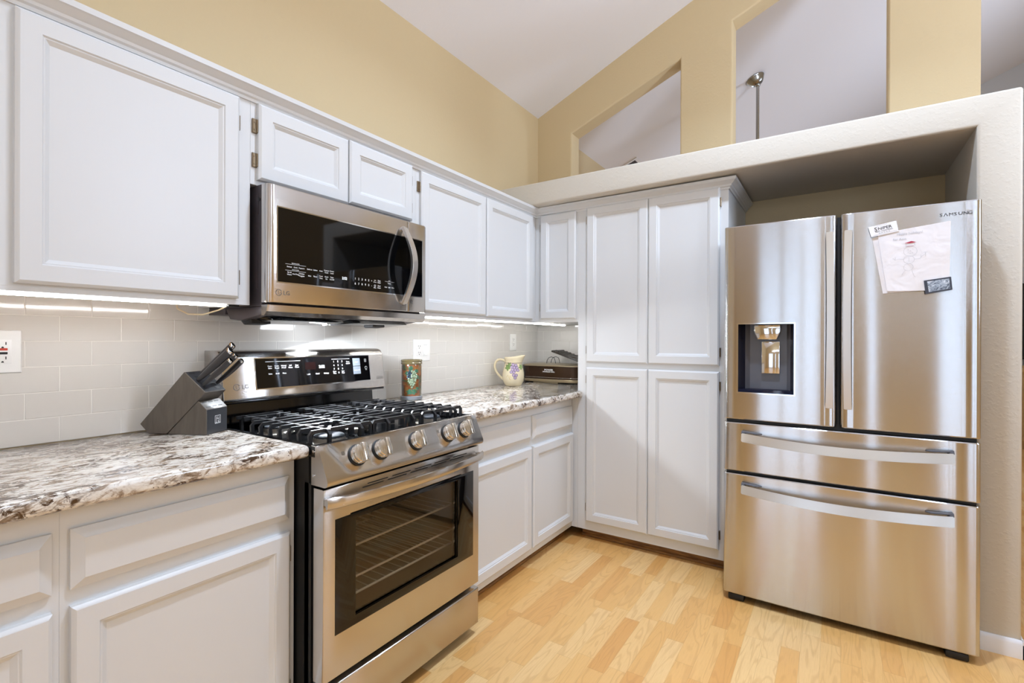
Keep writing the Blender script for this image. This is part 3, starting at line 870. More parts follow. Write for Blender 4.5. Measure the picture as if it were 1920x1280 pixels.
        # burners
        for bx in ((.27, .575) if i != 1 else (.42,)):
            R = .048 if i == 0 and bx > .5 else .040
            by = ym
            bm = bmnew(); lathe(bm, [(R+.022, .8905), (R+.018, .893), (R+.004, .896), (R+.002, .908), (0, .908)], (bx, by, 0), 36); bs = obj('burner_base', bm, 'burner_base', t)
            bm = bmnew()
            if i == 1:
                vs = lathe(bm, [(0, .919), (R-.006, .918), (R, .914), (R, .9085), (0, .9085)], (0, 0, 0), 36); bmesh.ops.scale(bm, vec=(1.9, .8, 1), verts=vs); bmesh.ops.translate(bm, vec=(bx, by, 0), verts=vs)
            else: lathe(bm, [(0, .919), (R-.006, .918), (R, .914), (R, .9085), (0, .9085)], (bx, by, 0), 36)
            for q in range(24 if i != 1 else 0):
                an = q*math.pi/12; box(bm, bx+math.cos(an)*R-.0015, bx+math.cos(an)*R+.0015, by+math.sin(an)*R-.0015, by+math.sin(an)*R+.0015, .900, .9095)
            obj('burner_cap', bm, 'burner_cap', t)
    # oven door with window, vents and handle
    DY0, DY1, DZ0, DZ1, DX = RY0+.002, RY1-.004, .217, .789, .7295
    wy0, wy1, wz0, wz1 = -2.437, -1.767, .345, .692
    iy0, iy1, iz0, iz1 = -2.362, -1.866, .374, .676
    bm = bmnew()
    # door slab with a through opening for the clear window
    def frame(bm, y0, y1, z0, z1, hy0, hy1, hz0, hz1, xb, xf, bev):
        O = [(y0, z0), (y1, z0), (y1, z1), (y0, z1)]; I = [(hy0, hz0), (hy1, hz0), (hy1, hz1), (hy0, hz1)]
        def ringv(P, x): return [bm.verts.new((x, y, z)) for y, z in P]
        def ins(P, k): return [(P[0][0]+k, P[0][1]+k), (P[1][0]-k, P[1][1]+k), (P[2][0]-k, P[2][1]-k), (P[3][0]+k, P[3][1]-k)]
        seq = [ringv(I, xb), ringv(O, xb), ringv(O, xf-bev), ringv(ins(O, bev*.3), xf-bev*.3), ringv(ins(O, bev), xf), ringv(I, xf)]
        for A, B in zip(seq, seq[1:]+seq[:1]):
            for k in range(4): bm.faces.new((A[k], A[(k+1) % 4], B[(k+1) % 4], B[k]))
    frame(bm, DY0, DY1, DZ0, DZ1, iy0-.02, iy1+.02, iz0-.02, iz1+.02, .684, DX, .006)
    od = obj('oven_door', bm, 'steel_dark', t, 40)
    bm = bmnew(); frame(bm, wy0, wy1, wz0, wz1, iy0, iy1, iz0, iz1, DX-.004, DX+.0012, .0008); obj('black_glass_border', bm, 'black_gloss', od)
    bm = bmnew(); box(bm, DX-.012, DX-.008, iy0-.019, iy1+.019, iz0-.019, iz1+.019); obj('window_glass', bm, 'oven_glass', od)
    bm = bmnew(); frame(bm, iy0-.006, iy1+.006, iz0-.006, iz1+.006, iy0+.002, iy1-.002, iz0+.002, iz1-.002, DX-.020, DX-.013, .001); obj('window_trim', bm, 'chrome', od)
    bm = bmnew()
    for k in range(5):
        y = -2.335+k*.105
        for z, q in ((.763, 0), (.771, .02)):
            box(bm, DX-.002, DX+.0006, y+q, y+q+.085, z-.0018, z+.0018)
    obj('vent_slots', bm, 'black_matte', od)
    bm = bmnew(); K = 28; pts = []
    rows = []
    for k in range(K+1):
        s = k/K; y = DY0-.001+(DY1-DY0+.002)*s
        bow = .042*math.sin(math.pi*s)**.75
        x = DX+.022+bow
        tp = .004+.012*min(1, math.sin(math.pi*s)*3+.25)
        zc = .752
        if s in (0, 1): x -= .004
        sec = [(x-tp*.8, zc-.014), (x-tp*.2, zc-.017), (x+.002, zc-.014), (x+.005, zc), (x+.003, zc+.012), (x-tp*.3, zc+.016), (x-tp*.8, zc+.013)]
        rows.append([bm.verts.new((a_, y, b_)) for a_, b_ in sec])
    for A, B in zip(rows, rows[1:]):
        for k in range(7): bm.faces.new((A[k], A[(k+1) % 7], B[(k+1) % 7], B[k]))
    bm.faces.new(rows[0]); bm.faces.new(rows[-1][::-1])
    for y in (DY0+.010, DY1-.010): box(bm, DX-.001, DX+.022, y-.009, y+.009, .742, .762, .003)
    obj('handle', bm, 'steel_dark', od, 50)
    # oven cavity and racks seen through the window
    bm = bmnew(); cy0, cy1, cz0, cz1 = RY0+.05, RY1-.05, .27, .74
    for a_ in ((.12, .13, cy0, cy1, cz0, cz1), (.13, .675, cy0, cy0+.01, cz0, cz1), (.13, .675, cy1-.01, cy1, cz0, cz1), (.13, .675, cy0+.01, cy1-.01, cz0, cz0+.01), (.13, .675, cy0+.01, cy1-.01, cz1-.01, cz1)): box(bm, *a_)
    obj('oven_cavity', bm, 'oven_inside', t, 0)
    for z in (.551, .447, .392):
        bm = bmnew()
        for k in range(2): tube(bm, [(.16+.49*k, cy0+.012, z), (.16+.49*k, cy1-.012, z)], .0042, 8)
        for k in range(16):
            y = cy0+.03+(cy1-cy0-.06)*k/15; tube(bm, [(.16, y, z), (.65, y, z)], .002, 6)
        obj('oven_rack', bm, 'rack', t)
    # storage drawer
    bm = bmnew(); loops(bm, 'x', .684, (DY0, DY1, .048, .196), [(0, 0), (0, .040), (.002, .044), (.005, DX-.684)]); dr = obj('drawer_front', bm, 'steel_dark', t, 40)
    bm = bmnew(); box(bm, .661, .690, RY0+.006, RY1-.006, .190, .217)
    tube(bm, [(.690, DY0+.12, .204), (.696, DY0+.2, .205), (.696, DY1-.2, .205), (.690, DY1-.12, .204)], .0075, 12); obj('grip_channel', bm, 'black_gloss', dr)
build_range()
# ---------------------------------------------------------------- microwave over the range
def build_microwave():
    Y0, Y1, XF = -2.458, -1.702, .410
    t = thing('microwave', 'stainless over-the-range microwave with black glass door and curved handle', 'microwave', (.2, (Y0+Y1)/2, 1.285))
    bm = bmnew(); box(bm, .012, .366, Y0+.002, Y1-.002, 1.340, 1.7495, .002, 1)
    box(bm, .325, .345, Y0+.0005, Y0+.003, 1.40, 1.60); box(bm, .325, .345, Y0+.0005, Y0+.003, 1.65, 1.72)
    body = obj('body', bm, 'side_dark', t)
    bm = bmnew(); tube(bm, [(.352, Y0+.0025, 1.70), (.352, Y0-.0008, 1.70)], .006, 12); obj('screw', bm, 'black_matte', body)
    # lower hood with grease filters and lamp lens
    bm = bmnew(); prism(bm, [(.130, Y0+.003, 1.3395), (.366, Y0+.003, 1.3395), (.366, Y0+.003, 1.312), (.228, Y0+.003, 1.294), (.160, Y0+.003, 1.300)], (0, Y1-Y0-.006, 0), .003)
    box(bm, .012, .130, Y0+.003, Y1-.003, 1.318, 1.3395)
    hood = obj('hood', bm, 'side_dark', t)
    bm = bmnew(); prism(bm, [(.366, Y0+.001, 1.3395), (.404, Y0+.001, 1.3440), (.396, Y0+.008, 1.318), (.386, Y0+.018, 1.309), (.366, Y0+.018, 1.309)], (0, 0, 0.0001))
    bm.free(); bm = bmnew()
    secs = []
    for y, k in ((Y0+.001, 1), (Y0+.012, 0), (Y1-.012, 0), (Y1-.001, 1)):
        secs.append([bm.verts.new(p) for p in ((.366, y, 1.3440), (.403, y, 1.3440), (.400-.004*k, y, 1.322), (.388-.006*k, y, 1.3085), (.366, y, 1.3085))])
    for A, B in zip(secs, secs[1:]):
        for k in range(5): bm.faces.new((A[k], A[(k+1) % 5], B[(k+1) % 5], B[k]))
    bm.faces.new(secs[0]); bm.faces.new(secs[-1][::-1])
    obj('lower_grille', bm, 'steel_dark', t, 30)
    for y in (Y0+.17, Y1-.24):
        bm = bmnew(); prism(bm, [(.185, y-.14, 1.2972), (.345, y-.14, 1.3089), (.335, y-.11, 1.296), (.195, y-.11, 1.286)], (0, .30, 0), .003)
        obj('grease_filter', bm, 'black_gloss', hood)
    for y in (Y0+.02, Y0+.56):
        bm = bmnew(); prism(bm, [(.20, y, 1.2945), (.27, y, 1.2995), (.262, y+.008, 1.284), (.208, y+.008, 1.280)], (0, .07, 0), .003); obj('foot', bm, 'black_matte', hood)
    bm = bmnew(); box(bm, .150, .182, Y0+.33, Y0+.43, 1.2955, 1.2995); obj('lamp_lens', bm, 'led_hood', hood)
    # door and control end: front slab split near the right
    YS = -1.823
    def slab(y0, y1, z0, z1, le, re):
        bm = bmnew(); xb = .3675
        sec = []
        for y, x in ((y0, XF-.020 if le else XF-.001), (y0+.003, XF-.010 if le else XF), (y0+.010, XF-.002 if le else XF), (y0+.02, XF), (y1-.02, XF), (y1-.010, XF-.002 if re else XF), (y1-.003, XF-.010 if re else XF), (y1, XF-.020 if re else XF-.001)):
            sec.append((y, x))
        R = []
        for y, x in sec:
            R.append([bm.verts.new(p) for p in ((xb, y, z0), (x-.003, y, z0), (x, y, z0+.004), (x, y, z1-.006), (x-.005, y, z1), (xb, y, z1))])
        for A, B in zip(R, R[1:]):
            for k in range(6): bm.faces.new((A[k], A[(k+1) % 6], B[(k+1) % 6], B[k]))
        bm.faces.new(R[0]); bm.faces.new(R[-1][::-1])
        return bm
    d = obj('door', slab(Y0, YS-.0008, 1.352, 1.7475, 1, 0), 'steel_dark', t, 40)
    e = obj('control_end', slab(YS+.0008, Y1, 1.352, 1.7475, 0, 1), 'steel_dark', t, 40)
    gy0, gy1, gz0, gz1 = -2.430, -1.733, 1.419, 1.677
    for par, a, b in ((d, gy0, YS-.0008), (e, YS+.0008, gy1)):
        bm = bmnew(); box(bm, XF-.002, XF+.0008, a, b, gz0, gz1); obj('glass_trim', bm, 'chrome', par)
        bm = bmnew(); box(bm, XF, XF+.0016, a+(.004 if par is d else 0), b-(.004 if par is e else 0), gz0+.004, gz1-.004); g = obj('black_glass', bm, 'black_gloss', par)
        if par is d: glass = g
    a, b = (0, 1, 0), (0, 0, 1)
    bm = bmnew(); X = XF+.0021
    def tx(s, y, z, h=.0046, al='CENTER'): text_into(bm, s, (X, y, z), a, b, h, al, bold=.008)
    row1 = ['Reheat', 'Cook', 'Popcorn', None, 'Defrost', 'Soften', 'Auto', ('Custom', 'Cook'), ('Power', 'Level')]
    row2 = [('Stir &', 'Warm'), 'Hot Dog', ('Chicken', 'Nuggets'), None, 'Melt', 'Timer', ('Cook', 'Time'), ('Clock', 'Set'), ('Table', 'On/Off')]
    for zz, rw in ((1.475, row1), (1.452, row2)):
        y = -2.385
        for s in rw:
            if s is None: y += .008; continue
            if isinstance(s, tuple): tx(s[0], y, zz+.0040); tx(s[1], y, zz-.0036)
            else: tx(s, y, zz)
            y += .0232
    for zz in (1.486, 1.4645): stroke(bm, [(X, -2.400, zz), (X, -2.322, zz)], .0007, (1, 0, 0))
    tx('SENSOR COOK', -2.362, 1.4885, .0030); tx('AUTO COOK', -2.362, 1.467, .0030)
    obj('button_labels', bm, 'print_white', glass, 0); bm = bmnew()
    for i, s in enumerate('12345'): tx(s, -2.108+.0165*i, 1.462, .0080)
    for i, s in enumerate('67890'): tx(s, -2.108+.0165*i, 1.443, .0080)
    tx('+', -2.027, 1.462, .007); tx('-', -2.027, 1.443, .007)
    tx('Add', -2.010, 1.467, .0042); tx('30 sec', -2.010, 1.460, .0042)
    stroke(bm, arc((X, -2.010, 1.447), a, b, .004, 0, 6.28, 14), .0012, (1, 0, 0)); tx('Mute', -2.010, 1.437, .0042)
    tx('Stop', -1.988, 1.467, .0055); tx('Clear', -1.988, 1.459, .0055); tx('Start', -1.988, 1.446, .0055); tx('Enter', -1.988, 1.438, .0055)
    obj('button_labels', bm, 'print_white', glass, 0); bm = bmnew()
    stroke(bm, [(X, -1.957, 1.4705), (X, -1.905, 1.4705)], .0005, (1, 0, 0)); tx('VENT', -1.933, 1.4725, .0030); tx('Turbo', -1.933, 1.461); tx('Auto', -1.952, 1.445); tx('Light', -1.933, 1.445); tx('Hi/Lo', -1.914, 1.445)
    obj('fan_labels', bm, 'print_white', glass, 0)
    bm = bmnew(); text_into(bm, '2:52', (X, -2.170, 1.457), a, b, .0095, 'LEFT', bold=.005); obj('clock_digits', bm, 'display', glass, 0)
    # emblem and corner badge
    bm = bmnew(); A, B, n = Vector(a), Vector(b), Vector((1, 0, 0)); c = Vector((XF+.0008, -2.422, 1.386))
    stroke(bm, arc(c, A, B, .010, .35, 6.28, 28), .002, n); stroke(bm, [c-A*.002+B*.0055, c-A*.002-B*.0045, c+A*.004-B*.0045], .0017, n); stroke(bm, [c+A*.003, c+A*.009], .0017, n)
    text_into(bm, 'LG', (XF+.0008, -2.406, 1.379), a, b, .014, 'LEFT'); obj('emblem', bm, 'emblem', d, 0)
    bm = bmnew(); p = Vector((XF+.0008, -1.808, 1.392)); stroke(bm, [p, p+A*.010, p+A*.010+B*.012, p+B*.012, p], .0022, n); stroke(bm, [p+A*.002+B*.006, p+A*.008+B*.006], .0016, n); text_into(bm, 'EasyClean', p-B*.006-A*.001, a, b, .0028); obj('badge', bm, 'print_dark', e, 0)
    # bowed handle
    bm = bmnew(); pts, hs = [], []
    K = 22
    for k in range(K+1):
        s = k/K; z = 1.384+(1.712-1.384)*s; x = XF+.010+.062*math.sin(math.pi*s)
        pts.append((x, -1.857, z))
    for k in range(K+1):
        dv = (Vector(pts[min(k+1, K)])-Vector(pts[max(k-1, 0)])).normalized()
        hs.append(Vector((dv.z, 0, -dv.x))*(.012+.006*math.sin(math.pi*k/K)))
    bar(bm, pts, (0, .030, 0), hs)
    bmesh.ops.bevel(bm, geom=[q for q in bm.edges if len(q.link_faces) == 2 and q.calc_face_angle(0) > .8], offset=.003, segments=2, affect='EDGES')
    for z in (1.388, 1.708): tube(bm, [(XF-.001, -1.857, z), (XF+.012, -1.857, z)], .009, 12)
    obj('handle', bm, 'satin', d, 40)
MAT['led_hood'] = M('lit_cooktop_lamp_lens', 'ffffff', .5, Emission_Strength=25.0, Emission_Color=(.95, .97, 1, 1))
build_microwave()
area('cooktop_lamp', (.165, -2.08, 1.282), (.0, -2.08, 1.13), .16, .03, .5, (.90, .97, 1.06))
area('cooktop_lamp', (.170, -2.08, 1.279), (.34, -2.0, .9), .04, .10, 30.0, (.90, .97, 1.06))

# ---------------------------------------------------------------- refrigerator
def build_fridge():
    X0, X1, YF_, YD = 1.530, 2.4375, -.861, -.775
    t = thing('refrigerator', 'stainless four-door refrigerator with ice dispenser standing in the wall alcove', 'refrigerator', (1.98, -.44, 0))
    bm = bmnew(); box(bm, X0+.006, X1-.006, -.755, -.04, .030, 1.745, .004, 1)
    box(bm, X0+.02, X0+.12, -.76, -.66, 1.745, 1.768, .004, 1); box(bm, X1-.12, X1-.02, -.76, -.66, 1.745, 1.768, .004, 1)
    box(bm, X0+.02, X1-.02, -.776, -.755, .05, 1.74)
    obj('cabinet', bm, 'side_dark', t)
    for x in (X0+.055, X1-.065):
        bm = bmnew(); box(bm, x-.035, x+.035, -.842, -.70, .0005, .030, .006, 2); obj('foot', bm, 'black_matte', t)
    def front(x0, x1, z0, z1, hole=None, bow=.006):
        """door shell with rounded vertical edges; optional rectangular recess opening"""
        bm = bmnew()
        xs = [x0, x0+.002, x0+.007, x0+.016] + [x0+.016+(x1-x0-.032)*k/10 for k in range(1, 10)] + [x1-.016, x1-.007, x1-.002, x1]
        if hole: xs += [hole[0], hole[1]]
        xs = sorted(set(round(x, 5) for x in xs))
        zs = [z0, z0+.004, z1-.004, z1]
        if hole: zs += [hole[2], hole[3]]
        zs = sorted(zs)
        def yf(x, z):
            e = min(x-x0, x1-x); y = YF_
            r = .016
            if e < r: y += r-math.sqrt(max(0, r*r-(r-e)**2))
            q = (x-(X0+X1)/2)/((X1-X0)/2); y += bow*q*q
            if z in (z0, z1): y += .003
            return y
        V = {}
        for x in xs:
            for z in zs: V[x, z] = bm.verts.new((x, yf(x, z), z))
        for a, b in zip(xs, xs[1:]):
            for c, d in zip(zs, zs[1:]):
                if hole and a >= hole[0]-1e-5 and b <= hole[1]+1e-5 and c >= hole[2]-1e-5 and d <= hole[3]+1e-5: continue
                bm.faces.new((V[a, c], V[b, c], V[b, d], V[a, d]))
        # back and sides
        per = [(x, z0) for x in xs] + [(x1 if False else xs[-1], z) for z in zs[1:]] + [(x, z1) for x in xs[-2::-1]] + [(xs[0], z) for z in zs[-2:0:-1]]
        bk = [bm.verts.new((p[0], YD, p[1])) for p in per]
        n = len(per)
        for k in range(n):
            q = (k+1) % n; bm.faces.new((V[per[k]], bk[k], bk[q], V[per[q]]))
        bm.faces.new(bk)
        if hole:
            hx = [x for x in xs if hole[0]-1e-5 <= x <= hole[1]+1e-5]
            hz = [z for z in zs if hole[2]-1e-5 <= z <= hole[3]+1e-5]
            hp = [(x, hz[0]) for x in hx] + [(hx[-1], z) for z in hz[1:]] + [(x, hz[-1]) for x in hx[-2::-1]] + [(hx[0], z) for z in hz[-2:0:-1]]
            ib = [bm.verts.new((p[0], YF_+.030, p[1])) for p in hp]
            for k in range(len(hp)):
                q = (k+1) % len(hp); bm.faces.new((V[hp[k]], V[hp[q]], ib[q], ib[k]))
        return bm
    H = (1.590, 1.824, .987, 1.309)
    XM = 1.9855
    ld = obj('left_door', front(X0, XM-.007, .8615, 1.768, H), 'steel', t, 30); rd = obj('right_door', front(XM+.007, X1, .8615, 1.768), 'steel', t, 30)
    u = obj('upper_drawer', front(X0, X1, .6185, .8445), 'steel', t, 30); l_ = obj('lower_drawer', front(X0, X1, .0375, .6035), 'steel', t, 30)
    bm = bmnew(); box(bm, X0+.01, X1-.01, YF_+.03, YD, .8455, .8605); box(bm, X0+.01, X1-.01, YF_+.03, YD, .6045, .6175); box(bm, XM-.006, XM+.006, YF_+.03, YD, .8605, 1.762)
    obj('gasket', bm, 'black_matte', t)
    # dispenser
    h0, h1, h2, h3 = H
    bm = bmnew()
    def yq(x): return YF_+.006*((x-(X0+X1)/2)/((X1-X0)/2))**2
    O = [(h0-.003, h2-.003), (h1+.003, h2-.003), (h1+.003, h3+.003), (h0-.003, h3+.003)]; I = [(h0+.003, h2+.003), (h1-.003, h2+.003), (h1-.003, h3-.003), (h0+.003, h3-.003)]
    R = [[bm.verts.new((x, yq(x)+d, z)) for x, z in P] for P, d in ((O, .001), (O, -.0025), (I, -.0025), (I, .02))]
    for A, B in zip(R, R[1:]):
        for k in range(4): bm.faces.new((A[k], A[(k+1) % 4], B[(k+1) % 4], B[k]))
    obj('dispenser_bezel', bm, 'chrome', ld)
    bm = bmnew(); yb = YF_+.078
    sec = [(h0+.001, YF_+.010), (h0+.001, YF_+.016), (h0+.026, yb-.02), (h0+.044, yb), (h1-.036, yb), (h1-.020, yb-.02), (h1-.001, YF_+.016), (h1-.001, YF_+.010)]
    cols = [[bm.verts.new((x, y, z)) for z in (h2+.016, h3-.002)] for x, y in sec]
    for k, (A, B) in enumerate(zip(cols, cols[1:])):
        f = bm.faces.new((A[0], B[0], B[1], A[1])); f.material_index = 0 if 2 <= k <= 4 else 1
    f = bm.faces.new([c[1] for c in cols]); f.material_index = 1
    fl = [bm.verts.new((h0+.001, YF_+.004, h2+.002)), bm.verts.new((h1-.001, YF_+.004, h2+.002))]
    f = bm.faces.new([c[0] for c in cols]+[fl[1], fl[0]]); f.material_index = 1
    obj('dispenser_recess', bm, 'dispenser', ld, 40, ['dispenser', 'dispenser_dark'])
    bm = bmnew(); prism(bm, [(1.655, yb-.045, h3-.004), (1.765, yb-.045, h3-.004), (1.765, yb-.045, 1.272), (1.750, yb-.045, 1.236), (1.670, yb-.045, 1.236), (1.655, yb-.045, 1.272)], (0, .044, 0), .004); obj('ice_chute', bm, 'chrome', ld)
    bm = bmnew(); prism(bm, [(1.6845, yb-.004, 1.226), (1.760, yb-.004, 1.226), (1.760, yb-.012, 1.078), (1.6845, yb-.012, 1.078)], (0, -.005, 0), .002); obj('dispenser_paddle', bm, 'chrome', ld)
    # handles
    for par, x in ((ld, 1.9535), (rd, 2.0185)):
        bm = bmnew(); pts = []; K = 14
        for k in range(K+1):
            s = k/K; z = .945+(1.690-.945)*s
            pts.append((x-.004*math.sin(math.pi*s)*(1 if par is ld else -1)*-1, YF_-.036-.012*math.sin(math.pi*s), z))
        bar(bm, pts, (.027, 0, 0), [Vector((0, .016, 0))]*(K+1))
        bmesh.ops.bevel(bm, geom=[q for q in bm.edges if len(q.link_faces) == 2 and q.calc_face_angle(0) > .8], offset=.002, segments=2, affect='EDGES')
        for z in (.975, 1.66): box(bm, x-.010, x+.010, YF_-.032, YF_+.002, z-.016, z+.016, .003)
        obj('handle', bm, 'satin', par, 40)
    for par, zt in ((u, .803), (l_, .563)):
        bm = bmnew(); pts = []; K = 24
        for k in range(K+1):
            s = k/K; q = math.sin(math.pi*s)
            pts.append((1.612+(2.356-1.612)*s, YF_-.024-.026*q**.8, zt-.0215-.016*q))
        bar(bm, pts, (0, .009, .039), [Vector((0, .016, -.0035))]*(K+1))
        bmesh.ops.bevel(bm, geom=[q for q in bm.edges if len(q.link_faces) == 2 and q.calc_face_angle(0) > .8], offset=.003, segments=2, affect='EDGES')
        h = obj('handle', bm, 'satin', par, 40)
        for a, s in ((1.611, 1), (2.357, -1)):
            bm = bmnew()
            prism(bm, [(a, YF_+.003, zt-.038), (a, YF_-.020, zt-.038), (a, YF_-.020, zt+.003), (a, YF_+.003, zt+.003)], (.014*s, 0, 0), .002)
            prism(bm, [(a, YF_-.016, zt+.001), (a+.070*s, YF_-.020, zt-.004), (a+.085*s, YF_-.001, zt-.006), (a, YF_+.002, zt+.002)], (0, 0, .006), .002)
            obj('handle_end', bm, 'dispenser', h)
    bm = bmnew(); sa = Vector((1, .0225, 0)); so = Vector((2.3125, YF_+.0022, 1.7145)); su = Vector((0, 0, 1))
    for ch, u_ in (('S', 0), ('M', .0270), ('S', .0425), ('U', .0548), ('N', .0690), ('G', .0825)):
        text_into(bm, ch, so+sa*u_, sa, su, .0120, 'LEFT', wide=1.15, bold=0 if ch == 'M' else .008)
    stroke(bm, [so+sa*.0132, so+sa*.0186+su*.0115, so+sa*.0240], .0026, (0, -1, 0))
    obj('lettering', bm, 'print_dark', rd, 0)
    # things held on the right door
    YP = YF_+.0005
    def sheet(pts, d0, d1, mat, name, label, cat, group=None, sub=10, crinkle=0.):
        bm = bmnew(); (ax_, az), (bx, bz), (cx, cz), (dx, dz) = pts   # bl, br, tr, tl
        V = [[None]*(sub+1) for _ in range(sub+1)]
        rnd = random.Random(sum(map(ord, label)))
        for i in range(sub+1):
            for j in range(sub+1):
                s, q = i/sub, j/sub
                x = (ax_*(1-s)+bx*s)*(1-q)+(dx*(1-s)+cx*s)*q; z = (az*(1-s)+bz*s)*(1-q)+(dz*(1-s)+cz*s)*q
                y = YP-d0-(rnd.random()*crinkle if crinkle else 0) - (crinkle*6*max(0, .3-q)*max(0, .35-s) if crinkle else 0)
                V[i][j] = (x, y, z)
        F = {}; B = {}
        for i in range(sub+1):
            for j in range(sub+1):
                F[i, j] = bm.verts.new(V[i][j]); B[i, j] = bm.verts.new((V[i][j][0], V[i][j][1]+d1, V[i][j][2]))
        for i in range(sub):
            for j in range(sub):
                bm.faces.new((F[i, j], F[i+1, j], F[i+1, j+1], F[i, j+1])); bm.faces.new((B[i, j], B[i, j+1], B[i+1, j+1], B[i+1, j]))
        for i in range(sub):
            bm.faces.new((F[i, 0], B[i, 0], B[i+1, 0], F[i+1, 0])); bm.faces.new((F[i, sub], F[i+1, sub], B[i+1, sub], B[i, sub]))
            bm.faces.new((F[0, i], F[0, i+1], B[0, i+1], B[0, i])); bm.faces.new((F[sub, i], B[sub, i], B[sub, i+1], F[sub, i+1]))
        o = obj(name, bm, mat, None, 60 if not crinkle else 12)
        return tag(o, label, cat, group)
    sheet([(2.136, 1.424), (2.33, 1.432), (2.31, 1.69), (2.100, 1.654)], .0035, .001, 'paper', 'paper_sheet', 'hole-punched white paper sheet peeking out left of the drawing on the refrigerator', 'paper', None, 4)
    pt = sheet([(2.150, 1.432), (2.341, 1.428), (2.345, 1.6945), (2.118, 1.668)], .0062, .0012, 'paper', 'childs_drawing', "wrinkled white paper with a child's pencil snowman on the refrigerator door", 'paper', None, 9, .0016)
    YT = YP-.0086
    bm = bmnew(); a, b, n = Vector((1, 0, 0)), Vector((0, 0, 1)), Vector((0, -1, 0))
    def C_(x, z, r, rz=None, t0=0, t1=6.283): stroke(bm, [Vector((x+r*math.cos(t0+(t1-t0)*k/24), YT, z+(rz or r)*math.sin(t0+(t1-t0)*k/24))) for k in range(25)], .0008, n)
    cx = 2.220
    C_(cx+.003, 1.588, .021, .020); C_(cx-.001, 1.555, .017, .016); C_(cx-.003, 1.525, .015, .014)
    for dx, dz in ((-.006, .008), (.009, .008), (.002, .002), (-.006, -.006), (0, -.009), (.008, -.007)): C_(cx+.002+dx, 1.588+dz, .0009)
    for dz in (.006, 0, -.006): C_(cx-.001, 1.555+dz, .0009)
    for pl in ([(-.018, 1.556), (-.032, 1.560), (-.045, 1.556), (-.052, 1.564)], [(-.045, 1.556), (-.044, 1.568)], [(.016, 1.556), (.032, 1.556), (.040, 1.566), (.050, 1.574)], [(.036, 1.562), (.036, 1.572)], [(.044, 1.580), (.056, 1.580)], [(.050, 1.580), (.050, 1.564)], [(-.012, 1.515), (-.024, 1.495)], [(.008, 1.512), (.015, 1.488)], [(.015, 1.488), (.020, 1.484)], [(-.014, 1.609), (.020, 1.611)], [(-.010, 1.620), (-.010, 1.611)], [(.016, 1.621), (.016, 1.612)]):
        stroke(bm, [Vector((cx+x, YT, z)) for x, z in pl], .0009, n)
    text_into(bm, 'Happy holidays!', (2.180, YT, 1.655), (1, 0, .03), (0, 0, 1), .009); text_into(bm, 'for Ama', (2.168, YT, 1.635), (1, 0, .0), (0, 0, 1), .009)
    obj('pencil_lines', bm, 'print_grey', pt, 0)
    bm = bmnew(); bm.faces.new([bm.verts.new(p) for p in ((cx-.016, YT, 1.621), (cx+.002, YT, 1.620), (cx+.022, YT, 1.623), (cx+.006, YT, 1.628))])
    stroke(bm, [Vector((cx-.010, YT, 1.608)), Vector((cx+.014, YT, 1.609))], .0008, n); obj('red_crayon_hat', bm, 'print_red', pt, 0)
    cd = sheet([(2.097, 1.657), (2.186, 1.672), (2.178, 1.7155), (2.0865, 1.6985)], .0102, .0014, 'card', 'business_card', 'white pest control business card at the top left of the drawing', 'card', None, 1)
    bm = bmnew(); YT2 = YP-.0107; d1 = Vector((.985, 0, .17)); d2 = Vector((-.17, 0, .985)); o = Vector((2.108, YT2, 1.680))
    text_into(bm, 'S', o-d2*.001, d1, d2, .0155, bold=.012, wide=1.0); text_into(bm, 'NIPER', o+d1*.0118+d2*.0005, d1, d2, .0115, bold=.012, wide=1.06)
    text_into(bm, 'PEST CONTROL', o-d2*.0068+d1*.002, d1, d2, .0040, bold=.02, wide=1.42)
    [stroke(bm, [o-d2*.0118+d1*(.012+.008*q), o-d2*.0118+d1*(.017+.008*q)], .0012, n) for q in range(5)]; stroke(bm, [o-d2*.0165-d1*.006, o-d2*.0165+d1*.072], .0005, n); stroke(bm, [o+d2*.0185+d1*.010, o+d2*.0185+d1*.045], .0005, n)
    obj('lettering', bm, 'print_dark', cd, 0)
    mg = sheet([(2.270, 1.415), (2.350, 1.428), (2.3455, 1.4785), (2.2645, 1.468)], .0105, .0030, 'frame_dark', 'photo_magnet', 'dark framed photo magnet at the lower right of the drawing', 'magnet', None, 1)
    bm = bmnew(); bm.faces.new([bm.verts.new(p) for p in ((2.280, YP-.0110, 1.4225), (2.344, YP-.0110, 1.433), (2.340, YP-.0110, 1.472), (2.2745, YP-.0110, 1.464))]); obj('photo', bm, 'photo', mg, 0)
build_fridge()
